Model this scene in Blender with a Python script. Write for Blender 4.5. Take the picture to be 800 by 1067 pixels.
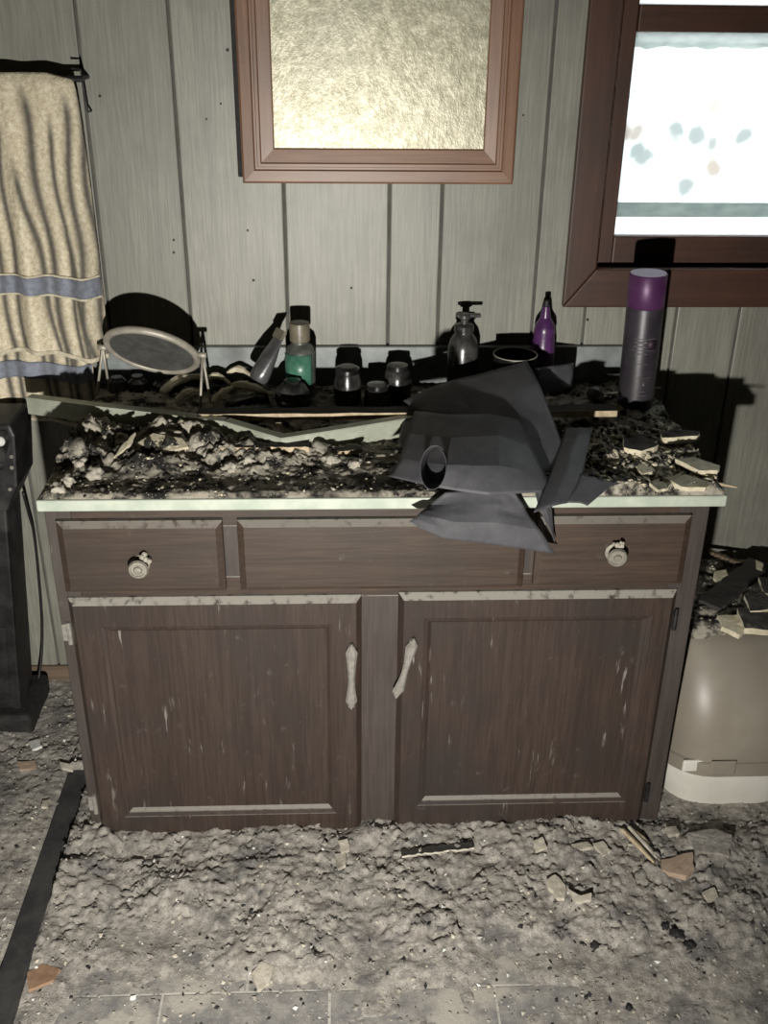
import bpy, bmesh, math, random
import numpy as np
from mathutils import Vector, Matrix, Euler

for o in list(bpy.data.objects): bpy.data.objects.remove(o, do_unlink=True)
scn = bpy.context.scene
COL = scn.collection
PI = math.pi

# ------------------------------------------------------------------ camera
FPX, PITCH, YAW, ROLL = 1077.06, 0.4659, 0.0446, 0.0124
CAM = np.array([-0.0768, -2.1998, 1.5985])
_F = np.array([math.sin(YAW)*math.cos(PITCH), math.cos(YAW)*math.cos(PITCH), -math.sin(PITCH)])
_R = np.array([math.cos(YAW), -math.sin(YAW), 0.0])
_U = np.cross(_R, _F)
_c, _s = math.cos(ROLL), math.sin(ROLL)
_R, _U = _c*_R + _s*_U, -_s*_R + _c*_U
cd = bpy.data.cameras.new('camera')
cd.sensor_fit = 'AUTO'; cd.sensor_width = 36.0; cd.lens = FPX*36.0/1067.0; cd.clip_start = 0.02
cam = bpy.data.objects.new('camera', cd); COL.objects.link(cam)
cam.matrix_world = Matrix(((_R[0], _U[0], -_F[0], CAM[0]), (_R[1], _U[1], -_F[1], CAM[1]),
                           (_R[2], _U[2], -_F[2], CAM[2]), (0, 0, 0, 1)))
scn.camera = cam

def _ray(x, y): return _F + _R*(x-400)/FPX - _U*(y-533.5)/FPX
def onY(x, y, Y=0.0):                     # photo pixel -> point on the plane parallel to the wall
    d = _ray(x, y); return CAM + d*(Y-CAM[1])/d[1]
def onZ(x, y, Z=0.0):                     # photo pixel -> point at a height
    d = _ray(x, y); return CAM + d*(Z-CAM[2])/d[2]

# ------------------------------------------------------------------ world, lamp, exposure
w = bpy.data.worlds.new('overcast_daylight'); scn.world = w; w.use_nodes = True
w.node_tree.nodes['Background'].inputs[0].default_value = (0.93, 0.98, 1.0, 1)
w.node_tree.nodes['Background'].inputs[1].default_value = 2.6
ld = bpy.data.lights.new('hand_torch_offscreen', 'SPOT')
ld.energy = 195; ld.color = (1.0, 0.965, 0.89); ld.shadow_soft_size = 0.018
ld.spot_size = math.radians(114); ld.spot_blend = 1.0
lamp = bpy.data.objects.new('hand_torch_offscreen', ld); COL.objects.link(lamp)
LPOS = Vector((-0.13, -2.15, 0.835)); lamp.location = LPOS
lamp.rotation_euler = (Vector((-0.34, 0, 0.40)) - LPOS).to_track_quat('-Z', 'Y').to_euler()
vs = scn.view_settings
vs.view_transform = 'Standard'; vs.look = 'None'; vs.gamma = 1.0; vs.use_curve_mapping = False
vs.exposure = 0.0

# ------------------------------------------------------------------ numpy noise
def _hash(ix, iy, seed):
    h = (ix.astype(np.int64)*374761393 + iy.astype(np.int64)*668265263 + seed*2147483647) & 0xffffffff
    h = ((h ^ (h >> 13))*1274126177) & 0xffffffff
    h = (h ^ (h >> 16)) & 0xffff
    return h/65535.0
def vnoise(x, y, seed=0):
    ix, iy = np.floor(x), np.floor(y); fx, fy = x-ix, y-iy
    fx = fx*fx*(3-2*fx); fy = fy*fy*(3-2*fy)
    a = _hash(ix, iy, seed); b = _hash(ix+1, iy, seed); c = _hash(ix, iy+1, seed); d = _hash(ix+1, iy+1, seed)
    return (a*(1-fx)+b*fx)*(1-fy) + (c*(1-fx)+d*fx)*fy
def fbm(x, y, size, octv=4, seed=0):
    s = 0; a = 1.0; t = 0
    for k in range(octv):
        s = s + a*vnoise(x/size*2**k + 17.3*k, y/size*2**k - 9.1*k, seed+k); t += a; a *= 0.5
    return s/t
def vor(x, y, cell, seed=0):
    gx, gy = x/cell, y/cell; ix, iy = np.floor(gx), np.floor(gy)
    d1 = np.full(x.shape, 9.0); d2 = d1.copy(); r = np.zeros(x.shape); dx0 = r.copy(); dy0 = r.copy(); r2 = r.copy(); r3 = r.copy()
    for i in (-1, 0, 1):
        for j in (-1, 0, 1):
            cx, cy = ix+i, iy+j
            px = cx + _hash(cx, cy, seed+11); py = cy + _hash(cx, cy, seed+23)
            d = np.hypot(gx-px, gy-py)
            near = d < d1
            d2 = np.where(near, d1, np.minimum(d2, d))
            r = np.where(near, _hash(cx, cy, seed+37), r); r2 = np.where(near, _hash(cx, cy, seed+41), r2)
            r3 = np.where(near, _hash(cx, cy, seed+53), r3)
            dx0 = np.where(near, gx-px, dx0); dy0 = np.where(near, gy-py, dy0)
            d1 = np.where(near, d, d1)
    return d1, d2, r, r2, r3, dx0, dy0
def sstep(x, a, b):
    t = np.clip((x-a)/(b-a), 0, 1); return t*t*(3-2*t)

# ------------------------------------------------------------------ materials
def nt(name):
    m = bpy.data.materials.new(name); m.use_nodes = True
    t = m.node_tree; b = t.nodes['Principled BSDF']
    return m, t, b
def nd(t, typ, props=None, **inp):
    n = t.nodes.new(typ)
    for k, v in (props or {}).items(): setattr(n, k, v)
    for k, v in inp.items():
        key = int(k[1:]) if k[0] == 'i' and k[1:].isdigit() else k.replace('_', ' ')
        s = n.inputs[key]
        if hasattr(v, 'is_output'): t.links.new(v, s)
        else: s.default_value = v
    return n
def c4(c): return (c[0], c[1], c[2], 1.0)
def pos(t, sc=(1, 1, 1)):
    g = nd(t, 'ShaderNodeNewGeometry')
    return nd(t, 'ShaderNodeVectorMath', {'operation': 'MULTIPLY'}, i0=g.outputs['Position'], i1=sc).outputs[0]
def noise(t, sc, scale=1.0, detail=4, rough=0.55, dist=0.0):
    return nd(t, 'ShaderNodeTexNoise', Vector=pos(t, sc), Scale=scale, Detail=detail, Roughness=rough, Distortion=dist).outputs['Fac']
def ramp(t, fac, a, b):
    return nd(t, 'ShaderNodeMapRange', {'interpolation_type': 'SMOOTHSTEP'}, Value=fac, From_Min=a, From_Max=b).outputs[0]
def mixc(t, fac, a, b, blend='MIX'):
    n = t.nodes.new('ShaderNodeMix'); n.data_type = 'RGBA'; n.blend_type = blend
    for s, v in ((n.inputs[0], fac), (n.inputs[6], a), (n.inputs[7], b)):
        if hasattr(v, 'is_output'): t.links.new(v, s)
        elif isinstance(v, (int, float)): s.default_value = v
        else: s.default_value = c4(v)
    return n.outputs[2]
def mul(t, a, b):
    return nd(t, 'ShaderNodeMath', {'operation': 'MULTIPLY'}, i0=a, i1=b).outputs[0]
def bump(t, b, h, strength, dist=0.002):
    n = nd(t, 'ShaderNodeBump', Strength=strength, Distance=dist, Height=h)
    t.links.new(n.outputs[0], b.inputs['Normal'])
def dustmask(t, lo=0.25, hi=0.8, sc=60):
    g = nd(t, 'ShaderNodeNewGeometry')
    z = nd(t, 'ShaderNodeSeparateXYZ', i0=g.outputs['Normal']).outputs[2]
    m = ramp(t, z, lo, hi)
    return mul(t, m, ramp(t, noise(t, (sc, sc, sc)), 0.25, 0.5))

def wood(name, c1, c2, axis='z', rough=0.5, grain=70, soot=None, sootamt=0.6, streak=None, dust=None, bmp=0.15, streak_lo=.63, randvar=0.0, lowc=.3):
    m, t, b = nt(name)
    sc = [grain, grain, grain]; sc['xyz'.index(axis)] = grain*0.045
    g = noise(t, sc, 1.0, 5, 0.6, 0.6)
    c = mixc(t, ramp(t, g, 0.32, 0.68), c1, c2)
    sc2 = [s*0.16 for s in sc]
    c = mixc(t, mul(t, ramp(t, noise(t, sc2, 1.0, 3), 0.4, 0.7), lowc), c, [x*0.6 for x in c1])
    if randvar:
        oi = nd(t, 'ShaderNodeObjectInfo').outputs['Random']
        c = mixc(t, mul(t, oi, randvar), c, [x*0.45 for x in c1])
    if soot:
        c = mixc(t, mul(t, ramp(t, noise(t, (5, 5, 5), 1.0, 5, .6), 0.42, 0.72), sootamt), c, soot)
    if streak:
        ss = [85, 85, 85]; ss['xyz'.index(axis)] = 9
        sm = mul(t, ramp(t, noise(t, ss, 1.0, 3, .6), streak_lo, streak_lo+.10), ramp(t, noise(t, (9, 9, 9), 1.0, 3), .42, .66))
        c = mixc(t, mul(t, sm, .75), c, streak)
    r = rough
    if dust:
        dm = dustmask(t)
        c = mixc(t, dm, c, dust)
        sp = mul(t, ramp(t, noise(t, (38, 38, 30), 1.0, 6, .75), .60, .76), .22)
        c = mixc(t, sp, c, dust)
        rr = nd(t, 'ShaderNodeMath', {'operation': 'MULTIPLY_ADD'}, i0=dm, i1=0.9-rough, i2=rough).outputs[0]
        t.links.new(rr, b.inputs['Roughness'])
    else: b.inputs['Roughness'].default_value = rough
    t.links.new(c, b.inputs['Base Color'])
    bump(t, b, g, bmp, 0.001)
    return m
def rough_mat(name, c1, c2, size=30, lo=.35, hi=.65, rough=.9, metal=0, bmp=.5, bdist=.003, third=None, third_lo=.6, dust=None, fine=None):
    m, t, b = nt(name)
    n1 = noise(t, (size,)*3, 1.0, 6, .65)
    c = mixc(t, ramp(t, n1, lo, hi), c1, c2)
    if third:
        c = mixc(t, ramp(t, noise(t, (size*.23,)*3, 1.0, 4, .6), third_lo, third_lo+.12), c, third)
    if fine:
        c = mixc(t, ramp(t, noise(t, (size*9,)*3, 1.0, 2, .6), .64, .72), c, fine)
    if dust: c = mixc(t, dustmask(t), c, dust)
    t.links.new(c, b.inputs['Base Color'])
    b.inputs['Roughness'].default_value = rough; b.inputs['Metallic'].default_value = metal
    bump(t, b, noise(t, (size*3,)*3, 1.0, 5, .7), bmp, bdist)
    return m

M = {}
M['panel'] = wood('wall_panel_veneer', (.215, .215, .180), (.305, .303, .258), 'z', .44, 190, soot=(.12, .118, .10), sootamt=.5, bmp=.22, randvar=.3, lowc=.25)
M['backing'] = rough_mat('sooty_groove', (.08, .08, .072), (.11, .11, .10))
M['plainwall'] = wood('side_wall_veneer', (.16, .16, .13), (.22, .22, .18), 'z', .6, 60, soot=(.05, .05, .045))
M['ceiling'] = rough_mat('smoked_ceiling', (.05, .05, .045), (.10, .09, .08), 6)
DUST = (.27, .255, .225)
M['vanity'] = wood('dark_vanity_wood', (.031, .0205, .0165), (.050, .033, .026), 'z', .45, 170, soot=(.027, .022, .021), sootamt=.7, streak=(.30, .28, .26), dust=DUST, bmp=.2, streak_lo=.64, lowc=.35)
M['vanity_h'] = wood('dark_vanity_wood_rail', (.038, .025, .018), (.064, .041, .029), 'x', .45, 170, soot=(.030, .024, .021), sootamt=.65, streak=(.25, .23, .2), dust=DUST, bmp=.2, streak_lo=.76, lowc=.4)
M['vanity_side'] = wood('dark_vanity_stile', (.036, .027, .0235), (.056, .043, .037), 'z', .6, 150, soot=(.085, .078, .072), sootamt=.3, streak=(.20, .19, .175), dust=DUST, bmp=.3, streak_lo=.68)
M['counter'] = rough_mat('pale_green_laminate', (.35, .40, .335), (.46, .50, .425), 14, rough=.42, bmp=.05, third=(.28, .29, .24), third_lo=.62)
M['splash'] = rough_mat('grey_laminate_splash', (.17, .19, .19), (.25, .275, .27), 20, rough=.35, bmp=.05, third=(.10, .105, .105), third_lo=.58)
M['frame'] = wood('cherry_frame_wood', (.185, .095, .056), (.255, .138, .085), 'z', .42, 130, soot=(.12, .07, .05), bmp=.06)
M['frame_h'] = wood('cherry_frame_wood_rail', (.185, .095, .056), (.255, .138, .085), 'x', .42, 130, soot=(.12, .07, .05), bmp=.06)
M['winwood'] = wood('red_window_wood', (.052, .023, .015), (.085, .037, .023), 'z', .42, 60, soot=(.035, .02, .016), bmp=.12)
M['winwood_h'] = wood('red_window_wood_rail', (.052, .023, .015), (.085, .037, .023), 'x', .42, 60, soot=(.035, .02, .016), bmp=.12)
M['char'] = rough_mat('charred_black', (.006, .006, .006), (.02, .019, .018), 40, rough=.75, bmp=.6)
M['charmetal'] = rough_mat('charred_metal', (.008, .008, .009), (.025, .025, .026), 25, rough=.5, metal=.2, bmp=.2, third=(.045, .046, .045))
M['paper'] = rough_mat('black_paper', (.050, .050, .057), (.074, .074, .082), 18, rough=.62, bmp=.06, bdist=.001, fine=(.085, .085, .092))
m = rough_mat('floor_ash', (.215, .196, .174), (.385, .358, .320), 55, .34, .66, .95, bmp=1.0, third=(.155, .146, .139), third_lo=.53, fine=(.56, .53, .48)); M['ash'] = m
t = m.node_tree; b = t.nodes['Principled BSDF']; lk = b.inputs['Base Color'].links[0].from_socket
c = mixc(t, mul(t, ramp(t, noise(t, (170,)*3, 1.0, 4, .7), .55, .68), .7), lk, (.085, .078, .07))
c = mixc(t, mul(t, ramp(t, noise(t, (14,)*3, 1.0, 4, .65), .5, .68), .45), c, (.12, .112, .105))
t.links.new(c, b.inputs['Base Color'])
M['ash_counter'] = rough_mat('counter_ash', (.010, .009, .008), (.36, .33, .27), 26, .40, .56, .9, bmp=.8, third=(.012, .011, .010), third_lo=.54, fine=(.50, .47, .39))
M['clod'] = rough_mat('ash_clod', (.28, .255, .215), (.43, .40, .335), 60, rough=.95, bmp=.6)
M['plaster'] = rough_mat('cream_plaster', (.50, .45, .32), (.68, .62, .47), 55, rough=.9, bmp=.4, third=(.30, .26, .19), third_lo=.62)
M['plaster_burnt'] = rough_mat('burnt_plaster_face', (.02, .018, .016), (.06, .053, .045), 50, rough=.9, bmp=.4, third=(.16, .14, .11), third_lo=.62)
M['plaster_dusty'] = rough_mat('dusty_plaster', (.40, .36, .29), (.55, .51, .43), 55, rough=.9, bmp=.4, third=(.26, .235, .195), third_lo=.56)
M['lath'] = rough_mat('pale_lath_edge', (.36, .28, .18), (.50, .41, .28), 60, rough=.8, bmp=.3, third=(.10, .07, .045), third_lo=.63)
M['brownwood'] = wood('brown_scrap_wood', (.10, .07, .045), (.16, .115, .08), 'x', .8, 60, bmp=.3)
M['darkboard'] = wood('charred_board', (.022, .02, .018), (.045, .042, .038), 'x', .8, 60, bmp=.4)
M['tan'] = rough_mat('tan_tile', (.34, .25, .185), (.42, .315, .24), 30, rough=.8, bmp=.2, third=(.5, .45, .36), third_lo=.6)
M['orange'] = rough_mat('orange_tile', (.25, .15, .09), (.33, .205, .13), 30, rough=.8, bmp=.2)
M['tile'] = rough_mat('grey_brick_tile', (.17, .163, .158), (.28, .265, .245), 34, rough=.8, bmp=.5, third=(.38, .355, .31), third_lo=.48, fine=(.48, .46, .42))
M['grout'] = rough_mat('grout', (.36, .345, .31), (.46, .44, .40), 40, rough=.9)
M['strip'] = rough_mat('black_threshold', (.024, .024, .025), (.046, .045, .044), 20, rough=.7, bmp=.15, third=(.11, .104, .096), third_lo=.58)
M['bin'] = rough_mat('beige_plastic', (.225, .198, .160), (.275, .247, .203), 5, rough=.42, bmp=.03, third=(.19, .168, .138), third_lo=.56)
M['binbase'] = rough_mat('white_plastic', (.60, .58, .52), (.68, .66, .61), 6, rough=.35, bmp=.02, third=(.62, .57, .47), third_lo=.6)
M['mirrormetal'] = rough_mat('dull_nickel', (.36, .33, .28), (.47, .43, .37), 40, rough=.5, metal=.3, bmp=.1)
M['sootmirror'] = rough_mat('sooted_mirror', (.10, .10, .095), (.15, .15, .14), 30, rough=.45, metal=.35, bmp=.05, fine=(.25, .25, .23))
M['sootglass'] = rough_mat('sooty_glass', (.016, .016, .015), (.06, .058, .055), 35, rough=.25, bmp=.1, third=(.008, .008, .008), third_lo=.5)
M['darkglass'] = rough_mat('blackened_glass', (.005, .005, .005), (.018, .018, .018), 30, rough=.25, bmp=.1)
M['green'] = rough_mat('green_label', (.042, .135, .09), (.075, .20, .14), 60, rough=.35, bmp=.05, third=(.05, .08, .06), third_lo=.6)
M['bottle_grey'] = rough_mat('sooty_bottle', (.06, .067, .057), (.105, .112, .095), 45, rough=.4, bmp=.1)
M['bottle_cap'] = rough_mat('beige_cap', (.13, .112, .078), (.19, .165, .12), 40, rough=.4, bmp=.1)
M['tube'] = rough_mat('silver_tube', (.09, .09, .095), (.16, .16, .165), 30, rough=.28, metal=.5, bmp=.1)
M['purple'] = rough_mat('purple_plastic', (.055, .018, .075), (.085, .03, .11), 40, rough=.3, bmp=.1)
M['can'] = rough_mat('sooty_lilac_can', (.030, .026, .034), (.047, .041, .053), 28, rough=.40, metal=.15, bmp=.1, third=(.036, .034, .036), third_lo=.5)
M['cancap'] = rough_mat('purple_metal_cap', (.080, .024, .088), (.105, .034, .112), 30, rough=.42, metal=.2, bmp=.05)
M['canprint'] = rough_mat('pale_print', (.10, .09, .10), (.13, .12, .13), 50, rough=.5)
M['candark'] = rough_mat('dark_print', (.02, .008, .018), (.03, .014, .03), 50, rough=.5)
M['trim'] = rough_mat('pale_metal_trim', (.33, .35, .28), (.46, .48, .40), 16, rough=.4, metal=.25, bmp=.08, third=(.20, .20, .165), third_lo=.58)
M['knob'] = rough_mat('dusty_brass', (.19, .175, .145), (.28, .26, .22), 90, rough=.55, metal=.4, bmp=.3)
M['dustmetal'] = rough_mat('dusty_pull', (.17, .158, .142), (.24, .225, .20), 80, rough=.85, bmp=.5)
M['black'] = rough_mat('black_rubber', (.006, .006, .006), (.014, .014, .014), 40, rough=.6, bmp=.1)
M['white'] = rough_mat('chipped_white', (.6, .6, .57), (.7, .7, .66), 40, rough=.8)
M['pearl'] = rough_mat('grey_ball', (.10, .10, .095), (.16, .155, .15), 60, rough=.25)

# towel: cream terry with soot along the old folds (attribute 'soot')
m, t, b = nt('cream_terry')
n1 = noise(t, (120, 120, 120), 1.0, 5, .7)
c = mixc(t, ramp(t, n1, .3, .7), (.56, .475, .33), (.86, .785, .61))
c = mixc(t, mul(t, ramp(t, noise(t, (11, 11, 7), 1.0, 4), .45, .7), .35), c, (.42, .36, .25))
at = nd(t, 'ShaderNodeAttribute', {'attribute_name': 'soot'}).outputs['Fac']
c = mixc(t, at, c, (.055, .053, .05))
t.links.new(c, b.inputs['Base Color']); b.inputs['Roughness'].default_value = .95
bump(t, b, noise(t, (260, 260, 260), 1.0, 4, .7), .7, .004); M['terry'] = m
m, t, b = nt('blue_grey_band')
c = mixc(t, ramp(t, noise(t, (90, 90, 90)), .3, .7), (.17, .19, .24), (.26, .28, .34))
at = nd(t, 'ShaderNodeAttribute', {'attribute_name': 'soot'}).outputs['Fac']
c = mixc(t, at, c, (.07, .07, .075))
t.links.new(c, b.inputs['Base Color']); b.inputs['Roughness'].default_value = .8; M['band'] = m
M['hem'] = rough_mat('cream_hem', (.52, .47, .35), (.70, .64, .50), 160, rough=.95, bmp=.8)

# smoke-filmed mirror glass of the wall cabinet
m, t, b = nt('smoke_filmed_mirror')
n1 = noise(t, (70, 70, 45), 1.0, 5, .7)
c = mixc(t, ramp(t, n1, .35, .68), (.30, .285, .205), (.50, .48, .37))
c = mixc(t, mul(t, ramp(t, noise(t, (9, 9, 5), 1.0, 3), .45, .7), .35), c, (.34, .33, .27))
t.links.new(c, b.inputs['Base Color']); b.inputs['Metallic'].default_value = .38
b.inputs['Roughness'].default_value = .38
bump(t, b, n1, .35, .003); M['smokemirror'] = m

# window glass: clear daylight through a privacy film printed with faint pebbles
def translucent(name, builder):
    m = bpy.data.materials.new(name); m.use_nodes = True; t = m.node_tree
    t.nodes.remove(t.nodes['Principled BSDF'])
    col = builder(t)
    tr = nd(t, 'ShaderNodeBsdfTranslucent'); gl = nd(t, 'ShaderNodeBsdfGlossy', Roughness=.2)
    for nn in (tr,):
        if hasattr(col, 'is_output'): t.links.new(col, nn.inputs[0])
        else: nn.inputs[0].default_value = c4(col)
    mx = nd(t, 'ShaderNodeMixShader', i0=.04, i1=tr.outputs[0], i2=gl.outputs[0])
    t.links.new(mx.outputs[0], t.nodes['Material Output'].inputs[0]); return m
def pebbles(t):
    P0 = pos(t, (1, 0, 1))
    wv = nd(t, 'ShaderNodeTexNoise', Vector=P0, Scale=30.0, Detail=2.0)
    P = nd(t, 'ShaderNodeVectorMath', {'operation': 'MULTIPLY_ADD'}, i0=wv.outputs['Color'], i1=(.03, .0, .03), i2=P0).outputs[0]
    v = nd(t, 'ShaderNodeTexVoronoi', {'feature': 'F1'}, Vector=P, Scale=19.0, Randomness=1.0)
    e = nd(t, 'ShaderNodeTexVoronoi', {'feature': 'DISTANCE_TO_EDGE'}, Vector=P, Scale=14.0, Randomness=1.0)
    sep = nd(t, 'ShaderNodeSeparateColor', i0=v.outputs['Color'])
    on = ramp(t, sep.outputs[0], .22, .45)
    inside = ramp(t, v.outputs['Distance'], .46, .22)
    hue = mixc(t, sep.outputs[1], (.58, .615, .61), (.68, .63, .585))
    c = mixc(t, mul(t, on, inside), (.93, .95, .94), hue)
    line = mul(t, ramp(t, noise(t, (6, 6, 6), 1.0, 2), .5, .6), ramp(t, e.outputs['Distance'], .035, .0))
    return mixc(t, mul(t, line, .6), c, (.5, .58, .58))
M['film'] = translucent('pebble_privacy_film', pebbles)
M['filmedge'] = translucent('grey_film_edge', lambda t: mixc(t, ramp(t, noise(t, (25, 25, 60)), .3, .7), (.36, .40, .385), (.46, .49, .47)))
M['pane'] = translucent('frosted_pane', lambda t: (.95, .96, .96))

# ------------------------------------------------------------------ mesh helpers
class B:
    def __init__(s): s.v = []; s.f = []; s.mi = []; s.mat = 0
    def add(s, vs, fs):
        o = len(s.v); s.v += [tuple(map(float, p)) for p in vs]; s.f += [tuple(i+o for i in f) for f in fs]; s.mi += [s.mat]*len(fs); return s
    def box(s, x0, x1, y0, y1, z0, z1):
        return s.add([(x0, y0, z0), (x1, y0, z0), (x1, y1, z0), (x0, y1, z0), (x0, y0, z1), (x1, y0, z1), (x1, y1, z1), (x0, y1, z1)],
                     [(0, 3, 2, 1), (4, 5, 6, 7), (0, 1, 5, 4), (1, 2, 6, 5), (2, 3, 7, 6), (3, 0, 4, 7)])
    def loft(s, rings, cap0=True, cap1=True, closed=True):
        n = len(rings[0]); vs = [p for r in rings for p in r]; fs = []
        for k in range(len(rings)-1):
            for i in range(n if closed else n-1):
                j = (i+1) % n; fs.append((k*n+i, k*n+j, (k+1)*n+j, (k+1)*n+i))
        if cap0: fs.append(tuple(range(n-1, -1, -1)))
        if cap1: fs.append(tuple((len(rings)-1)*n+i for i in range(n)))
        return s.add(vs, fs)
    def lathe(s, prof, n=28, c=(0, 0, 0), cap0=True, cap1=True, sy=1.0):
        return s.loft([[(c[0]+r*math.cos(2*PI*i/n), c[1]+sy*r*math.sin(2*PI*i/n), c[2]+z) for i in range(n)] for r, z in prof], cap0, cap1)
    def tube(s, path, r, n=10, cap=True):
        P = [Vector(p) for p in path]; rings = []
        rr = r if isinstance(r, (list, tuple)) else [r]*len(P)
        up = None
        for k, p in enumerate(P):
            d = (P[min(k+1, len(P)-1)] - P[max(k-1, 0)]).normalized()
            if up is None: up = Vector((0, 0, 1)) if abs(d.z) < .9 else Vector((0, 1, 0))
            a = d.cross(up).normalized(); up = a.cross(d).normalized()
            rings.append([tuple(p + rr[k]*(math.cos(2*PI*i/n)*a + math.sin(2*PI*i/n)*up)) for i in range(n)])
        return s.loft(rings, cap, cap)
    def prism(s, poly, z0, z1):        # polygon in xy
        n = len(poly)
        return s.loft([[(x, y, z0) for x, y in poly], [(x, y, z1) for x, y in poly]])
    def prism_y(s, poly, y0, y1):      # polygon in xz
        return s.loft([[(x, y1, z) for x, z in poly], [(x, y0, z) for x, z in poly]])
    def tors(s, c, R, r, ax, ay, n=40, k=8):
        c = Vector(c); ax = Vector(ax).normalized(); ay = Vector(ay).normalized(); az = ax.cross(ay)
        rings = []
        for i in range(n):
            a = 2*PI*i/n; d = math.cos(a)*ax + math.sin(a)*ay
            rings.append([tuple(c + d*(R + r*math.cos(2*PI*j/k)) + az*r*math.sin(2*PI*j/k)) for j in range(k)])
        rings.append(rings[0]); return s.loft(rings, False, False)
    def build(s, name, mat, parent=None, smooth=False, bevel=0, seg=2, loc=None, solid=0, recalc=True):
        me = bpy.data.meshes.new(name); me.from_pydata(s.v, [], s.f); me.update()
        if recalc:
            bm = bmesh.new(); bm.from_mesh(me); bmesh.ops.recalc_face_normals(bm, faces=bm.faces); bm.to_mesh(me); bm.free()
        for mm in (mat if isinstance(mat, (list, tuple)) else [mat]): me.materials.append(M[mm])
        if isinstance(mat, (list, tuple)): me.polygons.foreach_set('material_index', s.mi)
        if smooth: me.polygons.foreach_set('use_smooth', [True]*len(me.polygons))
        o = bpy.data.objects.new(name, me); COL.objects.link(o)
        if parent: o.parent = parent
        if loc is not None: o.location = loc
        if solid:
            md = o.modifiers.new('thick', 'SOLIDIFY'); md.thickness = solid; md.offset = 0
        if bevel:
            md = o.modifiers.new('bevel', 'BEVEL'); md.width = bevel; md.segments = seg; md.limit_method = 'ANGLE'; md.angle_limit = math.radians(35)
            if smooth is None: pass
        return o
def smooth_angle(o, deg=40):
    me = o.data; me.polygons.foreach_set('use_smooth', [True]*len(me.polygons))
    me.set_sharp_from_angle(angle=math.radians(deg)); return o
def tag(o, label, cat, group=None):
    o['label'] = label; o['category'] = cat
    if group: o['group'] = group
    return o
def thing(name, label, cat, loc=(0, 0, 0), rot=(0, 0, 0), group=None):
    o = bpy.data.objects.new(name, None); COL.objects.link(o); o.empty_display_size = .05
    o.location = loc; o.rotation_euler = rot; return tag(o, label, cat, group)
def struct(o): o['kind'] = 'structure'; return o
def stuff(o): o['kind'] = 'stuff'; return o
def gridmesh(X, Y, Z, keep=None):
    ny, nx = X.shape; b = B()
    idx = np.arange(nx*ny).reshape(ny, nx)
    q = np.stack([idx[:-1, :-1], idx[:-1, 1:], idx[1:, 1:], idx[1:, :-1]], -1).reshape(-1, 4)
    V = np.stack([X, Y, Z], -1).reshape(-1, 3)
    if keep is not None:
        kf = (keep.reshape(-1)[q]).any(1); q = q[kf]
        used = np.unique(q); mp = np.full(len(V), -1); mp[used] = np.arange(len(used)); V = V[used]; q = mp[q]
    return V, q
def npmesh(name, V, q, mats, parent=None, smooth=True, mi=None):
    me = bpy.data.meshes.new(name)
    me.vertices.add(len(V)); me.vertices.foreach_set('co', np.asarray(V, dtype=np.float32).ravel())
    k = q.shape[1]
    me.loops.add(q.size); me.loops.foreach_set('vertex_index', q.astype(np.int32).ravel())
    me.polygons.add(len(q)); me.polygons.foreach_set('loop_start', np.arange(0, q.size, k, dtype=np.int32))
    me.polygons.foreach_set('loop_total', np.full(len(q), k, dtype=np.int32))
    me.update(calc_edges=True)
    for mm in mats: me.materials.append(M[mm])
    if mi is not None: me.polygons.foreach_set('material_index', mi.astype(np.int32))
    me.polygons.foreach_set('use_smooth', [smooth]*len(q))
    o = bpy.data.objects.new(name, me); COL.objects.link(o)
    if parent: o.parent = parent
    return o

def cr(p0, p1, p2, p3, t):
    return .5*((2*p1)+(-p0+p2)*t+(2*p0-5*p1+4*p2-p3)*t*t+(-p0+3*p1-3*p2+p3)*t**3)
def interp(P, n):                       # Catmull-Rom along axis 0
    P = np.asarray(P, float); m = len(P); out = []
    Q = np.concatenate([[2*P[0]-P[1]], P, [2*P[-1]-P[-2]]])
    for s in np.linspace(0, m-1-1e-9, n):
        k = int(s); out.append(cr(Q[k], Q[k+1], Q[k+2], Q[k+3], s-k))
    return np.array(out)

# ================================================================== SETTING
RX0, RX1, RY0, RZ1 = -1.55, 1.75, -3.3, 2.35
WX0, WX1, WZ0, WZ1 = .455, 1.30, 1.05, 2.02       # window opening in the back wall

bw = B()
bw.box(RX0, WX0, .010, .10, 0, RZ1).box(WX1, RX1, .010, .10, 0, RZ1).box(WX0, WX1, .010, .10, 0, WZ0).box(WX0, WX1, .010, .10, WZ1, RZ1)
wall_back = struct(bw.build('wall_back', 'backing'))
wall_back['label'] = 'grey-green wood panelled wall with dark grooves'
edges = [RX0, -1.30, -1.13, -.985, -.80, -.577, -.402, -.193, .025, .134, .342, .457, .66, .80, 1.00, 1.13, 1.31, 1.50, RX1]
G = .0024
for a, c in zip(edges[:-1], edges[1:]):
    segs = [(0.0, RZ1)]
    if a >= .45 and c <= 1.32: segs = [(0.0, WZ0), (WZ1, RZ1)]
    for z0, z1 in segs:
        B().box(a+G, c-G, .0, .0101, z0, z1).build('panel_board', 'panel', wall_back, bevel=.003)
# nail heads / holes
for (x, y) in [(230, 108), (215, 124), (104, 100), (181, 250), (181, 263), (258, 240), (264, 292), (237, 52), (366, 300), (612, 333), (545, 120)]:
    p = onY(x, y, 0)
    B().lathe([(.0001, -.0012), (.0018+.0012*((x*7) % 5)/5, -.001), (.0022+.0014*((x*7) % 5)/5, .0005)], 10).build('nail_head', 'black', wall_back, loc=(p[0], .0, p[2])).rotation_euler = (PI/2, 0, 0)
p = onY(362, 305, 0)

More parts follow.
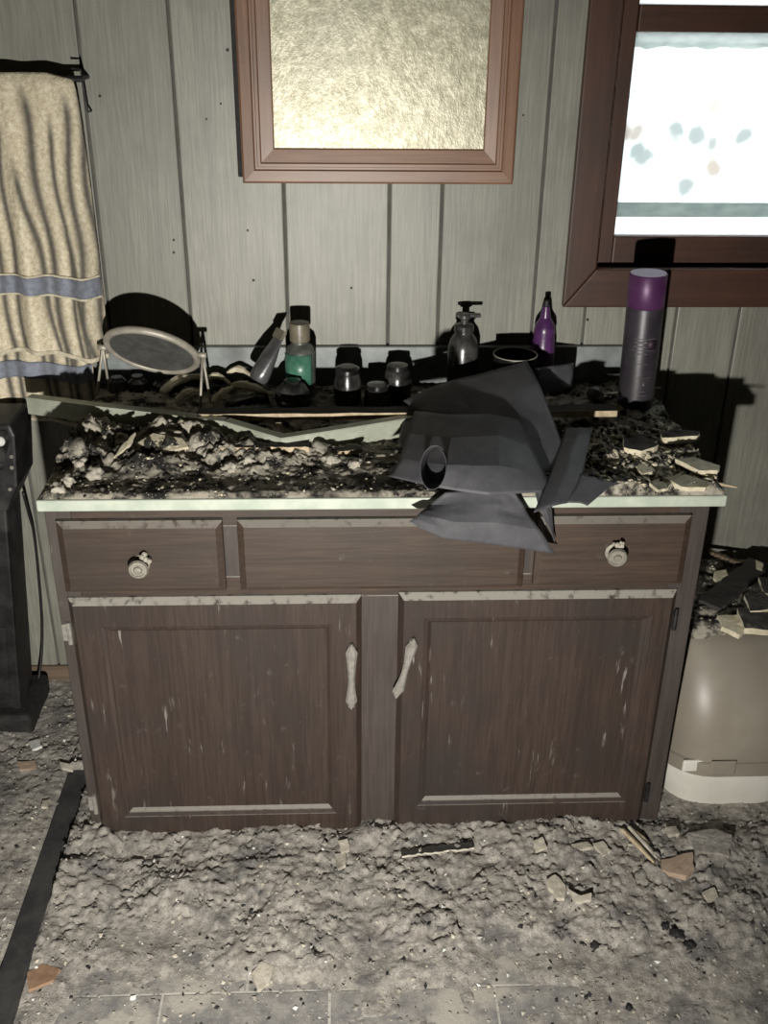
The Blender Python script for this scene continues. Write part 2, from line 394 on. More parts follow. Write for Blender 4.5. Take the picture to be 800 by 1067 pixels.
struct(B().box(RX0-.1, RX0, RY0, .1, 0, RZ1).build('wall_left', 'plainwall'))
struct(B().box(RX1, RX1+.1, RY0, .1, 0, RZ1).build('wall_right', 'plainwall'))
struct(B().box(RX0-.1, RX1+.1, RY0-.1, RY0, 0, RZ1).build('wall_front', 'plainwall'))
struct(B().box(RX0-.1, RX1+.1, RY0-.1, .1, RZ1, RZ1+.1).build('ceiling', 'ceiling'))
floor = struct(B().box(RX0-.1, RX1+.1, RY0-.1, .1, -.12, -.0016).build('floor', 'grout'))
floor['label'] = 'floor of grey brick-shaped tiles with pale joints under ash'
# brick-shaped tiles laid in running bond on the floor
TW, TH, J = .296, .150, .005
tile_me = None
for r in range(-1, 8):
    y1 = -.478 - TH*r + TH*2; y0 = y1 - TH
    off = -.107 + (TW/2 if r % 2 == 0 else 0)
    for k in range(-3, 6):
        x0 = off + k*TW; x1 = x0 + TW
        if x1 < -.64 or x0 > 1.3 or y1 > 0: continue
        x0c = max(x0, -.648)
        if x1-x0c < .03: continue
        full = abs(x0c-x0) < 1e-6
        if full and tile_me is not None:
            o = bpy.data.objects.new('floor_tile', tile_me); COL.objects.link(o); o.parent = floor; o.location = (x0, y0, 0)
        else:
            bb = B().box(J/2, (x1-x0c)-J/2, J/2, TH-J/2, -.006, 0.0)
            o = bb.build('floor_tile', 'tile', floor, loc=(x0c, y0, 0))
            if full: tile_me = o.data
# baseboard left of the vanity
struct(B().box(RX0, -.612, -.011, .0, 0, .066).build('baseboard_back', 'brownwood', bevel=.003))

# -------- window
win = bpy.data.objects.new('window_1', None); COL.objects.link(win); struct(win); win['label'] = 'red-brown wooden window with bright pebble-pattern privacy film'
cx0, cz0 = .402, .993; cx1, cz1 = 1.36, 2.08; cw = .066
YC = -.020
def mitre(poly, name, mt): B().prism_y(poly, YC, .0).build(name, mt, win, bevel=.004)
mitre([(cx0, cz0), (cx1, cz0), (cx1-cw, cz0+cw+.018), (cx0+cw, cz0+cw+.018)], 'casing', 'winwood_h')
mitre([(cx0, cz1), (cx0+cw, cz1-cw), (cx1-cw, cz1-cw), (cx1, cz1)], 'casing', 'winwood_h')
mitre([(cx0, cz0), (cx0+cw, cz0+cw+.018), (cx0+cw, cz1-cw), (cx0, cz1)], 'casing', 'winwood')
mitre([(cx1, cz0), (cx1, cz1), (cx1-cw, cz1-cw), (cx1-cw, cz0+cw+.018)], 'casing', 'winwood')
# jambs lining the opening
B().box(WX0, WX0+.008, .0, .10, WZ0, WZ1).build('jamb', 'winwood', win)
B().box(WX1-.008, WX1, .0, .10, WZ0, WZ1).build('jamb', 'winwood', win)
B().box(WX0+.008, WX1-.008, .0, .10, WZ0, WZ0+.008).build('sill', 'winwood_h', win)
B().box(WX0+.008, WX1-.008, .0, .10, WZ1-.008, WZ1).build('jamb', 'winwood_h', win)
YS = .022
pl = onY(640, 246, YS); glx, glz = pl[0], pl[2]
gtz = onY(663, 33, YS)[2]; ruz = onY(660, 4, YS)[2]
s0, s1, sz0 = WX0+.009, WX1-.009, WZ0+.009
B().box(s0, glx, YS, YS+.030, sz0, WZ1-.009).build('sash_stile', 'winwood', win, bevel=.003)
B().box(s1-.045, s1, YS, YS+.030, sz0, WZ1-.009).build('sash_stile', 'winwood', win, bevel=.003)
B().box(glx, s1-.045, YS, YS+.030, sz0, glz).build('sash_rail', 'winwood_h', win, bevel=.003)
B().box(glx, s1-.045, YS-.006, YS+.030, gtz, ruz).build('meeting_rail', 'winwood_h', win, bevel=.003)
B().box(glx, s1-.045, YS, YS+.030, WZ1-.05, WZ1-.009).build('sash_rail', 'winwood_h', win, bevel=.003)
B().box(glx-.004, s1-.041, YS+.016, YS+.020, glz-.004, gtz+.004).build('pane', 'pane', win)
B().box(glx-.004, s1-.041, YS+.016, YS+.020, ruz-.004, WZ1-.046).build('pane', 'pane', win)
fz0 = onY(650, 226, YS+.014)[2]; fz1 = onY(650, 211, YS+.014)[2]; fz2 = onY(670, 44, YS+.014)[2]
B().box(glx, s1-.045, YS+.0135, YS+.0150, fz1, fz2).build('privacy_film', 'film', win)
B().box(glx, s1-.045, YS+.0130, YS+.0150, fz0, fz1).build('film_edge', 'filmedge', win)
# ragged upper film edge
n = 60; xs = np.linspace(glx, s1-.045, n); zz = fz2 - .004 - .012*fbm(xs, xs*0, .03, 3, 5)
B().loft([[(x, YS+.0125, z) for x, z in zip(xs, zz)], [(x, YS+.0125, gtz) for x in xs]], False, False, False).build('film_edge', 'filmedge', win)

# ================================================================== VANITY
D, ZC = .56, .80
XL, XR = -.606, .591
FY = -D+.02                                   # face frame plane
van = thing('vanity_cabinet', 'dark brown wooden vanity cabinet with two doors and three drawer fronts', 'cabinet', (0, 0, 0))
B().box(XL, XL+.018, FY+.02, -.016, 0, ZC-.022).build('side_panel', 'vanity_side', van)
B().box(XR-.018, XR, FY+.02, -.016, 0, ZC-.022).build('side_panel', 'vanity', van)
B().box(XL+.018, XR-.018, FY+.02, -.016, .04, .055).build('bottom_panel', 'vanity', van)
B().box(XL+.018, XR-.018, -.024, -.016, .055, ZC-.022).build('back_panel', 'vanity', van)
def fr(x0, x1, z0, z1, mt): return B().box(x0, x1, FY, FY+.0199, z0, z1).build('frame_rail' if mt == 'vanity_h' else 'frame_stile', mt, van, bevel=.0012, seg=1)
fr(XL, -.560, 0, ZC-.022, 'vanity_side'); fr(.535, XR, 0, ZC-.022, 'vanity_side'); fr(-.058, .045, 0, .5879, 'vanity_side')
fr(-.560, .535, .738, ZC-.022, 'vanity_h'); fr(-.560, .535, .588, .632, 'vanity_h')
fr(-.560, -.058, 0, .042, 'vanity_h'); fr(.045, .535, 0, .042, 'vanity_h')
fr(-.312, -.246, .632, .738, 'vanity_side'); fr(.236, .296, .632, .738, 'vanity_side')

def raised(x0, x1, z0, z1, ya, yb, bev):       # block with wide chamfered front edges
    r0 = [(x0, yb, z0), (x1, yb, z0), (x1, yb, z1), (x0, yb, z1)]
    ym = ya + (yb-ya)*.35
    r1 = [(x0, ym, z0), (x1, ym, z0), (x1, ym, z1), (x0, ym, z1)]
    r2 = [(x0+bev, ya, z0+bev*.7), (x1-bev, ya, z0+bev*.7), (x1-bev, ya, z1-bev), (x0+bev, ya, z1-bev)]
    return B().loft([r0, r1, r2])
DY = FY-.0185
drawers = []
for x0, x1, z0, z1 in [(-.585, -.292, .610, .755), (-.266, .256, .610, .755), (.275, .556, .614, .757)]:
    drawers.append(raised(x0, x1, z0, z1, DY, FY-.0003, .012).build('drawer_front', 'vanity_h', van, bevel=.001, seg=1))
def knob(par, x, z, tilt=0):
    k = B().lathe([(.017, 0), (.018, .002), (.010, .004), (.008, .012), (.016, .017), (.0185, .022), (.016, .026), (.0125, .0262), (.0120, .0245), (.008, .0245), (.006, .0275), (.0005, .028)], 24).build('knob', 'knob', par, loc=(x, DY, z))
    smooth_angle(k, 35); k.rotation_euler = (PI/2, 0, 0); return k
knob(drawers[0], -.443, .672); knob(drawers[2], .420, .687)
for (par, x, z, s) in ((drawers[0], -.430, .688, 1), (drawers[2], .421, .708, 1.2)):   # ash heaped on top of each knob
    bb = B()
    for k in range(7):
        r = random.Random(k*7+int(x*100)); ox, oz = r.uniform(-.007, .007)*s, r.uniform(-.003, .007)*s; q = r.uniform(.003, .006)
        bb.lathe([(.0005, -q), (q*.8, -q*.6), (q, 0), (q*.7, q*.7), (.0005, q)], 7, (x+ox, DY-.012+r.uniform(-.005, .004), z+oz))
    bb.build('ash_heap', 'clod', par)

def door(x0, x1, z0, z1, px0, px1, pz0, pz1, flip):
    d = bpy.data.objects.new('cabinet_door', None); COL.objects.link(d); d.parent = van
    yb = FY-.0003; ch = .010
    def bar(pts, nm, mt):
        B().loft([[(x, yb, z) for x, z in pts[0]], [(x, yb-.006, z) for x, z in pts[0]], [(x, DY, z) for x, z in pts[1]]]).build(nm, mt, d)
    o = [(x0, z0), (x1, z0), (x1, z1), (x0, z1)]; i = [(px0, pz0), (px1, pz0), (px1, pz1), (px0, pz1)]
    oc = [(x0+ch, z0+ch*.6), (x1-ch, z0+ch*.6), (x1-ch, z1-ch*1.1), (x0+ch, z1-ch*1.1)]
    for a, nm, mt in ((0, 'door_rail', 'vanity_h'), (1, 'door_stile', 'vanity'), (2, 'door_rail', 'vanity_h'), (3, 'door_stile', 'vanity')):
        e = (a+1) % 4
        bar(([o[a], o[e], i[e], i[a]], [oc[a], oc[e], i[e], i[a]]), nm, 'vanity')
    # moulding steps down to the flat panel
    mw = .016
    j = [(px0+mw, pz0+mw), (px1-mw, pz0+mw), (px1-mw, pz1-mw), (px0+mw, pz1-mw)]
    h = [(px0+mw*.55, pz0+mw*.55), (px1-mw*.55, pz0+mw*.55), (px1-mw*.55, pz1-mw*.55), (px0+mw*.55, pz1-mw*.55)]
    for a in range(4):
        e = (a+1) % 4
        B().loft([[(*[i[a][0]], DY+.002, i[a][1]), (h[a][0], DY+.004, h[a][1]), (h[a][0], DY+.0065, h[a][1]), (j[a][0], DY+.0110, j[a][1]), (i[a][0], DY+.0160, i[a][1])],
                  [(*[i[e][0]], DY+.002, i[e][1]), (h[e][0], DY+.004, h[e][1]), (h[e][0], DY+.0065, h[e][1]), (j[e][0], DY+.0110, j[e][1]), (i[e][0], DY+.0160, i[e][1])]]).build('moulding', 'vanity', d)
    B().box(px0+.001, px1-.001, DY+.0110, DY+.0165, pz0+.001, pz1-.001).build('door_panel', 'vanity', d)
    return d
dl = door(-.585, -.043, .022, .594, -.530, -.095, .072, .537, 1)
dr = door(.026, .552, .030, .598, .074, .510, .088, .548, -1)
def pull(par, x, zt, zb, xb, lean=False):
    bb = B(); n = 9; Lz = zt-zb
    prof = []
    for k in range(n):
        s = k/(n-1); wd = .010 + .003*math.cos(2*PI*s)
        if k in (0, n-1): wd = .002
        prof.append((x+(xb-x)*s, zt-Lz*s, wd, .010+.010*math.sin(PI*s)))
    rings = []
    for (cx, cz, wd, up) in prof:
        rings.append([(cx-wd, DY-up+.006, cz), (cx-wd*.5, DY-up, cz), (cx+wd*.5, DY-up, cz), (cx+wd, DY-up+.006, cz)])
    bb.loft(rings)
    for s in (.08, .92):
        cx, cz = x+(xb-x)*s, zt-Lz*s
        if lean and s > .5: continue
        bb.box(cx-.006, cx+.006, DY-.010, DY, cz-.007, cz+.007)
    return bb.build('pull_handle', 'dustmetal', par, bevel=.0015)
pull(dl, -.062, .497, .345, -.063); h2 = pull(dr, .056, .508, .370, .024, True)
for par, x, z in ((dl, -.592, .515), (dl, -.592, .095), (dr, .559, .53), (dr, .559, .10)):
    hb = B().tube([(x, FY-.004, z-.024), (x, FY-.004, z+.024)], .0045, 8); hb.box(x-.013, x, FY-.0025, FY, z-.018, z+.018)
    hb.build('hinge', 'dustmetal' if par is dl else 'charmetal', par)

# -------- counter top with backsplash
ct = thing('countertop', 'pale green laminate countertop with low grey backsplash on the vanity', 'countertop', (0, 0, ZC-.022))
B().box(-.612, .612, -D, -.0005, 0, .022).build('worktop', 'counter', ct, bevel=.003)
B().box(-.612, .612, -.0155, -.0005, .022, .022+.104).build('backsplash', 'splash', ct, bevel=.002)

# ================================================================== WALL CABINET MIRROR
mc = thing('mirror_cabinet', 'cherry wood framed mirror cabinet with smoke-filmed glass hung on the panelled wall', 'mirror', (0, 0, 0))
MY = -.028
q = onY(253, 191, MY); mx0, mz0 = q[0], q[2]; mx1 = onY(534, 194, MY)[0]; mz1 = mz0 + .70
g0 = onY(286, 154, MY+.008); g1 = onY(503, 157, MY+.008)
gx0, gz0, gx1 = g0[0], g0[2], g1[0]; gz1 = mz1-(gz0-mz0)
B().box(mx0-.010, mx1-.004, MY+.012, -.0008, mz0+.010, mz1-.005).build('cabinet_body', 'char', mc, bevel=.002)
def frame_side(a, e, nm, mt):
    O = [(mx0, mz0), (mx1, mz0), (mx1, mz1), (mx0, mz1)]; I = [(gx0, gz0), (gx1, gz0), (gx1, gz1), (gx0, gz1)]
    prof = [(0, MY+.011), (0, MY+.002), (.06, MY), (.36, MY-.001), (.40, MY+.003), (.46, MY+.003), (.48, MY-.0005), (.56, MY-.0005), (.60, MY+.002), (.96, MY+.004), (1.0, MY+.006), (1.0, MY+.011)]
    rings = []
    for k in (a, e):
        rings.append([(O[k][0]+(I[k][0]-O[k][0])*s, y, O[k][1]+(I[k][1]-O[k][1])*s) for s, y in prof])
    B().loft(rings).build(nm, mt, mc)
frame_side(0, 1, 'frame_rail', 'frame_h'); frame_side(1, 2, 'frame_stile', 'frame'); frame_side(2, 3, 'frame_rail', 'frame_h'); frame_side(3, 0, 'frame_stile', 'frame')
B().box(gx0-.003, gx1+.003, MY+.007, MY+.0105, gz0-.003, gz1+.003).build('mirror_glass', 'smokemirror', mc)

# ================================================================== TOWEL ON ITS BAR
tb = thing('towel_bar', 'thin metal towel bar with wire end bracket under the cream towel', 'towel bar', (0, 0, 0))
TZ = 1.445; TYc = -.055
B().tube([(-1.08, TYc, TZ), (-.562, TYc, TZ)], .006, 10).build('bar', 'charmetal', tb)
hk = onY(80, 67, -.05); hx = -.566
B().tube([(hx, TYc, TZ), (hx, TYc, TZ+.016), (hx-.018, TYc+.004, TZ+.018)], .0022, 6).build('bracket_wire', 'charmetal', tb)
B().tube([(hx, TYc, TZ+.014), (hx+.002, TYc+.012, TZ-.06), (hx, -.002, TZ-.062)], .0022, 6).build('bracket_wire', 'charmetal', tb)
B().tube([(hx, TYc, TZ), (hx, -.001, TZ)], .004, 8).build('bracket', 'charmetal', tb)
B().tube([(-1.07, TYc, TZ), (-1.07, -.001, TZ)], .004, 8).build('bracket', 'charmetal', tb)

TX0, TX1 = -1.05, -.575
ZF, ZB = .905, .742           # hem heights of the front and back layer
def towel_pt(u, v):           # u 0..1 across, v: -1 back hem .. 0 bar .. 1 front hem
    u = np.asarray(u, float); v = np.asarray(v, float)
    front = v >= 0
    z = np.where(front, TZ+.011-(TZ+.011-ZF)*np.clip(v, 0, 1), TZ+.011-(TZ+.011-ZB)*np.clip(-v, 0, 1))
    drop = TZ+.011-z
    over = np.exp(-drop/.018)
    yb = np.where(front, TYc-.016*(1-over)-.004, TYc+.010*(1-over))
    yb = np.where(drop < .0005, TYc, yb)
    sp = .35+.65*np.clip(drop/.35, 0, 1)
    fold = .012*np.sin(u*31+1.0+drop*1.2) + .005*np.sin(u*57+drop*3) + .005*np.sin(u*9-drop*4)
    y = yb + np.where(front, fold, fold*.45)*sp
    nar = .012*np.sin(drop*5)
    wx = TX1 + np.where(front, .004-.012*np.exp(-drop/.04), -.02-.02*np.clip(drop/.6, 0, 1))
    x = TX0 + (wx-TX0)*u + .012*np.sin(u*14+drop*2)*sp*(1-u)
    z = z + np.where(np.abs(v) > .55, .010*np.sin(u*11+.6)*np.clip((np.abs(v)-.5)*2, 0, 1), 0) - .012*over*np.clip((u-.9)*10, 0, 1)
    return x, y, z
def soot_at(u, v):
    d = np.where(v >= 0, v, -v)
    s = np.zeros(np.broadcast(u, v).shape)
    wob = .010*np.sin(d*13)
    for c0, c1, wd, lo in ((.945, .925, .013, .02), (.80, .945, .013, .45), (.775, .83, .016, .0), (.70, .80, .011, .25), (.86, .90, .010, .1), (.66, .66, .014, .1), (.55, .6, .016, 0), (.40, .42, .014, 0), (.995, .99, .012, 0)):
        cc = c0+(c1-c0)*d+wob
        s = np.maximum(s, np.exp(-((u-cc)/(wd*1.25))**2)*sstep(d, lo, lo+.12))
    return s*.93
uu = np.linspace(0, 1, 170); vv = np.linspace(-1, 1, 330)
UU, VV = np.meshgrid(uu, vv)
X, Y, Z = towel_pt(UU, VV)
sgn = np.where(VV >= 0, -1, 1)
Y = Y + sgn*.0025*(fbm(UU*.47, VV*.6+3, .006, 2, 3)-.5)
V, qd = gridmesh(X, Y, Z)
def mirror_solid(V, qd, th, ny, nx):   # give a sheet real thickness
    return V, qd
tow = npmesh('hanging_towel', V, qd, ['terry'])
at = tow.data.attributes.new('soot', 'FLOAT', 'POINT'); at.data.foreach_set('value', soot_at(UU, VV).ravel().astype(np.float32))
md = tow.modifiers.new('thick', 'SOLIDIFY'); md.thickness = .004; md.offset = 0
tag(tow, 'cream terry towel with blue-grey bands and soot streaks hanging on the wall', 'towel')
def towel_strip(v0, v1, off, nm, mt):
    u2 = np.linspace(.0, .998, 120); v2 = np.linspace(v0, v1, 8); A, Bv = np.meshgrid(u2, v2)
    x, y, z = towel_pt(A, Bv); y = y - off
    V, qd = gridmesh(x, y, z); o = npmesh(nm, V, qd, [mt], tow)
    a = o.data.attributes.new('soot', 'FLOAT', 'POINT'); a.data.foreach_set('value', (soot_at(A, Bv)*.6).ravel().astype(np.float32))
    m2 = o.modifiers.new('thick', 'SOLIDIFY'); m2.thickness = .002; m2.offset = 0
def vf(z): return (TZ+.011-z)/(TZ+.011-ZF)
def vb(z): return -(TZ+.011-z)/(TZ+.011-ZB)
towel_strip(vf(1.072), vf(1.035), .0045, 'woven_band', 'band'); towel_strip(vb(.880), vb(.842), .0045, 'woven_band', 'band')
towel_strip(vf(ZF+.008), vf(ZF-.004), .0035, 'hem', 'hem'); towel_strip(vb(ZB+.008), vb(ZB-.004), .0035, 'hem', 'hem')
for zz in (1.074, 1.033): towel_strip(vf(zz+.002), vf(zz-.002), .0050, 'band_stitching', 'hem')

# ================================================================== COUNTER DEBRIS
def ledge(x, y, size, seed, lo=.5, wd=.03):
    return sstep(fbm(x, y, size, 4, seed), lo, lo+wd)
def hcounter(x, y):
    left = sstep(-x, -.02, .30); right = sstep(x, .24, .42); back = sstep(y, -.30, -.20); front = sstep(-y, .455, .50)
    lump = fbm(x, y*1.5, .07, 5, 2); lump2 = fbm(x, y*1.4, .028, 4, 12)
    mass = left*sstep(y, -.50, -.40)*(1-.9*back) + .45*right*(1-.6*back)
    T = .004 + .010*back
    h = T + mass*(.075*np.clip(lump-.36, 0, 1) + .034*np.clip(lump2-.38, 0, 1))
    for k, (sz, hh, lo) in enumerate(((.06, .006, .5), (.035, .005, .52), (.022, .004, .5), (.045, .005, .56))):
        h = h + hh*ledge(x, y*1.5, sz, 130+10*k, lo, .05)*(.35+.65*np.clip(mass, 0, 1))*(1-.6*front)
    e1, e2, q, q2, q3, ex, ey = vor(x+.006*vnoise(x/.01, y/.01, 6), y, .011, 9)
    cs = np.clip(1-(e1/.62)**2, 0, 1)**.6*(q**2)
    h = h + .007*cs*(.25+.8*right+.35*left)*(1-.5*front) + .004*(fbm(x, y, .007, 3, 8)-.45)
    edge = np.minimum(np.minimum(x+.611, .611-x), np.minimum(y+.557, -.0165-y))
    h = (h+.002)*sstep(edge, .0, .012) + np.where(edge < .002, -.004, 0)
    return h
def hc(x, y): return float(hcounter(np.array([[x]]), np.array([[y]]))[0, 0])
xs = np.arange(-.611, .6115, .0027); ys = np.arange(-.557, -.016, .0027)
X, Y = np.meshgrid(xs, ys); H = hcounter(X, Y)
V, qd = gridmesh(X, Y, ZC+np.maximum(H, -.003), H > -.002)
cdeb = stuff(npmesh('counter_debris', V, qd, ['ash_counter'])); tag(cdeb, 'black and cream crumbled ash and plaster debris covering the vanity top', 'debris')

# scattered rubble pieces, too small to count
def rubble(name, n, region, hfun, smin, smax, mats, wts, seed, zb, flat=.6, parent=None, dens=None):
    rs = np.random.RandomState(seed); Vs = []; Fs = []; MI = []
    tet = np.array([[1, 0, 0], [-1, 0, 0], [0, 1, 0], [0, -1, 0], [0, 0, 1], [0, 0, -1]], float)
    fc = np.array([[0, 2, 4], [2, 1, 4], [1, 3, 4], [3, 0, 4], [2, 0, 5], [1, 2, 5], [3, 1, 5], [0, 3, 5]])
    x = rs.uniform(region[0], region[1], n); y = rs.uniform(region[2], region[3], n)
    if dens is not None:
        k = rs.rand(n) < dens(x, y); x, y = x[k], y[k]
    h = hfun(x[None], y[None])[0]
    for i in range(len(x)):
        if h[i] < -.0015 and zb > .5: continue
        s = smin + (smax-smin)*rs.rand()**2.5
        v = tet*(.55+.6*rs.rand(6, 1))*np.array([1, .5+.5*rs.rand(), flat*(.4+.6*rs.rand())])*s
        e = Euler((rs.uniform(-.6, .6), rs.uniform(-.6, .6), rs.uniform(0, 6.3))).to_matrix()
        v = v @ np.array(e).T + np.array([x[i], y[i], zb+max(h[i], 0)+s*.15])
        Fs.append(fc+6*len(Vs)); Vs.append(v); MI.append(np.full(8, rs.choice(len(mats), p=wts)))
    return stuff(npmesh(name, np.concatenate(Vs), np.concatenate(Fs), mats, parent, False, np.concatenate(MI)))
cden = lambda x, y: np.clip(.22 + .78*sstep(x, .2, .4)+.25*sstep(-x, .1, .35), 0, 1)*(1-.6*sstep(y, -.32, -.22))
rb = rubble('counter_rubble', 8500, (-.606, .606, -.553, -.03), hcounter, .0014, .0070, ['clod', 'plaster', 'char'], [.42, .26, .32], 4, ZC, dens=cden)
tag(rb, 'fine cream and black crumbs strewn over the vanity top', 'debris')
rb = rubble('counter_rubble', 4200, (.27, .60, -.548, -.27), hcounter, .0018, .011, ['plaster', 'char', 'clod'], [.52, .30, .18], 8, ZC)
tag(rb, 'coarse cream and black plaster crumbs at the bin end of the vanity top', 'debris')

def clod_mesh(bb, c, s, seed, sub=2, flat=.7):
    bm = bmesh.new(); bmesh.ops.create_icosphere(bm, subdivisions=sub, radius=1.0)
    r = random.Random(seed); ox = r.uniform(0, 50)
    from mathutils import noise as mn
    vs = []
    for v in bm.verts:
        k = 1 + .7*mn.noise(v.co*1.5+Vector((ox, 0, 0))) + .40*mn.noise(v.co*3.6+Vector((0, ox, 0))) + .22*mn.noise(v.co*8+Vector((0, 0, ox)))
        p = v.co*k; vs.append((c[0]+p.x*s, c[1]+p.y*s*r.uniform(.99, 1.01), c[2]+p.z*s*flat))
    fs = [tuple(v.index for v in f.verts) for f in bm.faces]; bm.free(); return bb.add(vs, fs)
def clod(name, px, py, z, s, seed, label, group, mat='clod', flat=.7, cat='ash clod'):
    p = onZ(px, py, z+s*flat*.4)
    o = clod_mesh(B(), (0, 0, 0), s, seed, 3, flat).build(name, mat, loc=(p[0], p[1], z+s*flat*.35), smooth=True)
    return tag(o, label, cat, group)
for i, (px, py, s) in enumerate([(105, 455, .022), (85, 483, .014), (128, 460, .018), (150, 452, .02), (98, 492, .016), (70, 500, .013), (120, 478, .012), (175, 475, .014), (218, 470, .018), (260, 480, .016),
                                 (285, 478, .017), (310, 476, .015), (335, 470, .02), (345, 478, .014), (240, 486, .013), (60, 508, .012), (370, 483, .012), (188, 478, .012)]):
    clod('ash_clod', px, py, ZC+.014, s, i, 'grey-beige lump of ash on the debris at the towel end of the vanity top', 'ash lumps on the vanity top')

# plaster flakes and chunks -------------------------------------------------
def flake(name, poly, th, loc, rot, label, cat, group=None, mats=('plaster', 'plaster_burnt'), topdark=True, bend=0, parent=None, seed=0):
    """irregular flat piece; poly in its own xy plane, dark upper face and pale broken edges"""
    r = random.Random(seed+len(poly)*13); P = []
    n = len(poly)
    for i in range(n):                       # ragged outline
        a, c = poly[i], poly[(i+1) % n]; P.append(a)
        L = math.hypot(c[0]-a[0], c[1]-a[1])
        for k in (1, 2):
            s = k/3; P.append((a[0]+(c[0]-a[0])*s+r.uniform(-.05, .05)*L, a[1]+(c[1]-a[1])*s+r.uniform(-.05, .05)*L))
    cx = sum(p[0] for p in P)/len(P); cy = sum(p[1] for p in P)/len(P)
    zc = lambda x, y: bend*((x-cx)**2+(y-cy)**2)
    top = [(x, y, th+zc(x, y)) for x, y in P]; bot = [(cx+(x-cx)*r.uniform(.93, 1.03), cy+(y-cy)*r.uniform(.93, 1.03), zc(x, y)) for x, y in P]
    b = B(); b.loft([bot, top], True, False); b.mat = 1 if topdark else 0
    m2 = [(cx+(x-cx)*.5, cy+(y-cy)*.5, th+zc(cx+(x-cx)*.5, cy+(y-cy)*.5)+r.uniform(0, .1)*th) for x, y in P]
    k = len(P); b.add(top+m2+[(cx, cy, th)], [(i, (i+1) % k, k+(i+1) % k, k+i) for i in range(k)] + [(k+i, k+(i+1) % k, 2*k) for i in range(k)])
    o = b.build(name, list(mats), parent, loc=loc); o.rotation_euler = rot
    if label: tag(o, label, cat, group)
    return o
def pxpoly(pts, z):
    P = [onZ(x, y, z) for x, y in pts]; c = np.mean(P, 0); return [(p[0]-c[0], p[1]-c[1]) for p in P], (float(c[0]), float(c[1]), z)
def pxflake(name, pts, z, th, label, cat, group=None, rot=(0, 0, 0), **k):
    poly, loc = pxpoly(pts, z+th); return flake(name, poly, th, (loc[0], loc[1], z), rot, label, cat, group, **k)
pxflake('plaster_chunk', [(649, 457), (668, 453), (686, 463), (668, 470), (650, 466)], ZC+.025, .017, 'thick cream plaster chunk with blackened top lying in front of the spray can', 'plaster')
pxflake('plaster_strip', [(688, 451), (700, 447), (729, 449), (727, 454), (690, 456)], ZC+.022, .014, 'narrow cream plaster strip with pale broken edge between the spray can and the counter corner', 'plaster')
pxflake('plaster_strip', [(703, 478), (722, 476), (750, 485), (748, 490), (728, 490)], ZC+.018, .010, 'thin ragged cream plaster flake by the counter corner, behind the wood sliver', 'plaster', topdark=False)
pxflake('plaster_strip', [(690, 497), (715, 495), (742, 503), (735, 508), (710, 507)], ZC+.012, .008, 'flat cream plaster flake beside the wood sliver at the counter edge', 'plaster', topdark=False)
for i, pts in enumerate([[(625, 462), (650, 466), (655, 474), (630, 474)], [(618, 478), (640, 482), (648, 488), (628, 488)], [(655, 484), (675, 482), (688, 490), (668, 494)], [(640, 496), (660, 495), (668, 503), (650, 505)],
                         [(672, 503), (692, 500), (700, 508), (685, 512)], [(690, 470), (704, 468), (710, 476), (696, 478)]]):
    mx_, my_ = np.mean(pts, 0); pts = [(mx_+(a-mx_)*.72, my_+(c-my_)*.8) for a, c in pts]
    pxflake('plaster_flake', pts, ZC+.014+.002*(i % 3), .006, 'small cream plaster flake in the rubble between the black paper and the counter corner', 'plaster', 'plaster flakes on the vanity top', topdark=(i % 3 == 0), seed=i, rot=(.1*(i % 3)-.1, .08, 0))
for i, pts in enumerate([[(142, 461), (172, 466), (196, 463), (190, 458), (160, 455)], [(118, 470), (136, 462), (142, 455), (128, 462)]]):
    pxflake('plaster_flake', pts, ZC+.034, .006, 'pale cream plaster flake on the ash in front of the metal trim' if i == 0 else 'narrow pale plaster splinter leaning on the ash at the towel end', 'plaster', topdark=False, seed=20+i, rot=(.35, 0, 0))
sl0 = onZ(733, 502, ZC+.014); sl1 = onZ(768, 508, ZC+.012)
tag(B().tube([sl0, (sl0+sl1)/2+np.array([0, 0, .001]), sl1], [.004, .003, .0012], 6).build('wood_sliver', 'lath'), 'thin pale wood sliver poking past the counter end above the bin', 'wood scrap')
# crumpled burnt flakes behind the round mirror's right leg
def curl(path, z0, r, lab, seed):
    rnd = random.Random(seed); P = interp(np.array([onZ(x, y, z0) for x, y in path]), 14)
    rr_ = [r*(.45+.55*math.sin(PI*min(1, .12+k/13)))*rnd.uniform(.8, 1.15) for k in range(14)]
    P[:, 2] += .010*np.sin(np.linspace(0, PI, 14))
    tag(B().tube(list(P), rr_, 7).build('curled_flake', 'plaster'), lab, 'plaster')
curl([(168, 409), (190, 399), (223, 393)], .838, .0105, 'long curled cream flake behind the mirror leg nearer the silver tube', 1)
curl([(184, 417), (196, 413), (207, 408)], .830, .0085, 'short cream flake in front of the long curled one behind the mirror leg', 2)
curl([(222, 420), (232, 414), (243, 404)], .834, .0095, 'cream flake touching the wire mirror leg beside the silver tube', 3)
curl([(237, 389), (250, 389), (264, 394)], .855, .0075, 'top cream flake of the heap beside the silver tube', 4)
curl([(243, 402), (262, 408), (283, 412)], .836, .0105, 'wide cream flake lying below the silver tube', 5)
curl([(212, 398), (226, 396), (240, 400)], .845, .0075, 'middle cream flake bridging the heap under the mirror rim', 6)
hp = B()
for i, (px, py, s) in enumerate([(200, 404, .03), (235, 402, .035), (262, 404, .03), (225, 412, .03), (185, 412, .025)]):
    p = onZ(px, py, .81); clod_mesh(hp, (p[0], p[1]+.01, .812), s, 90+i, 2, .75)
o = hp.build('char_heap', 'char', smooth=True); tag(o, 'black charred heap under the cream flakes behind the round mirror', 'debris')

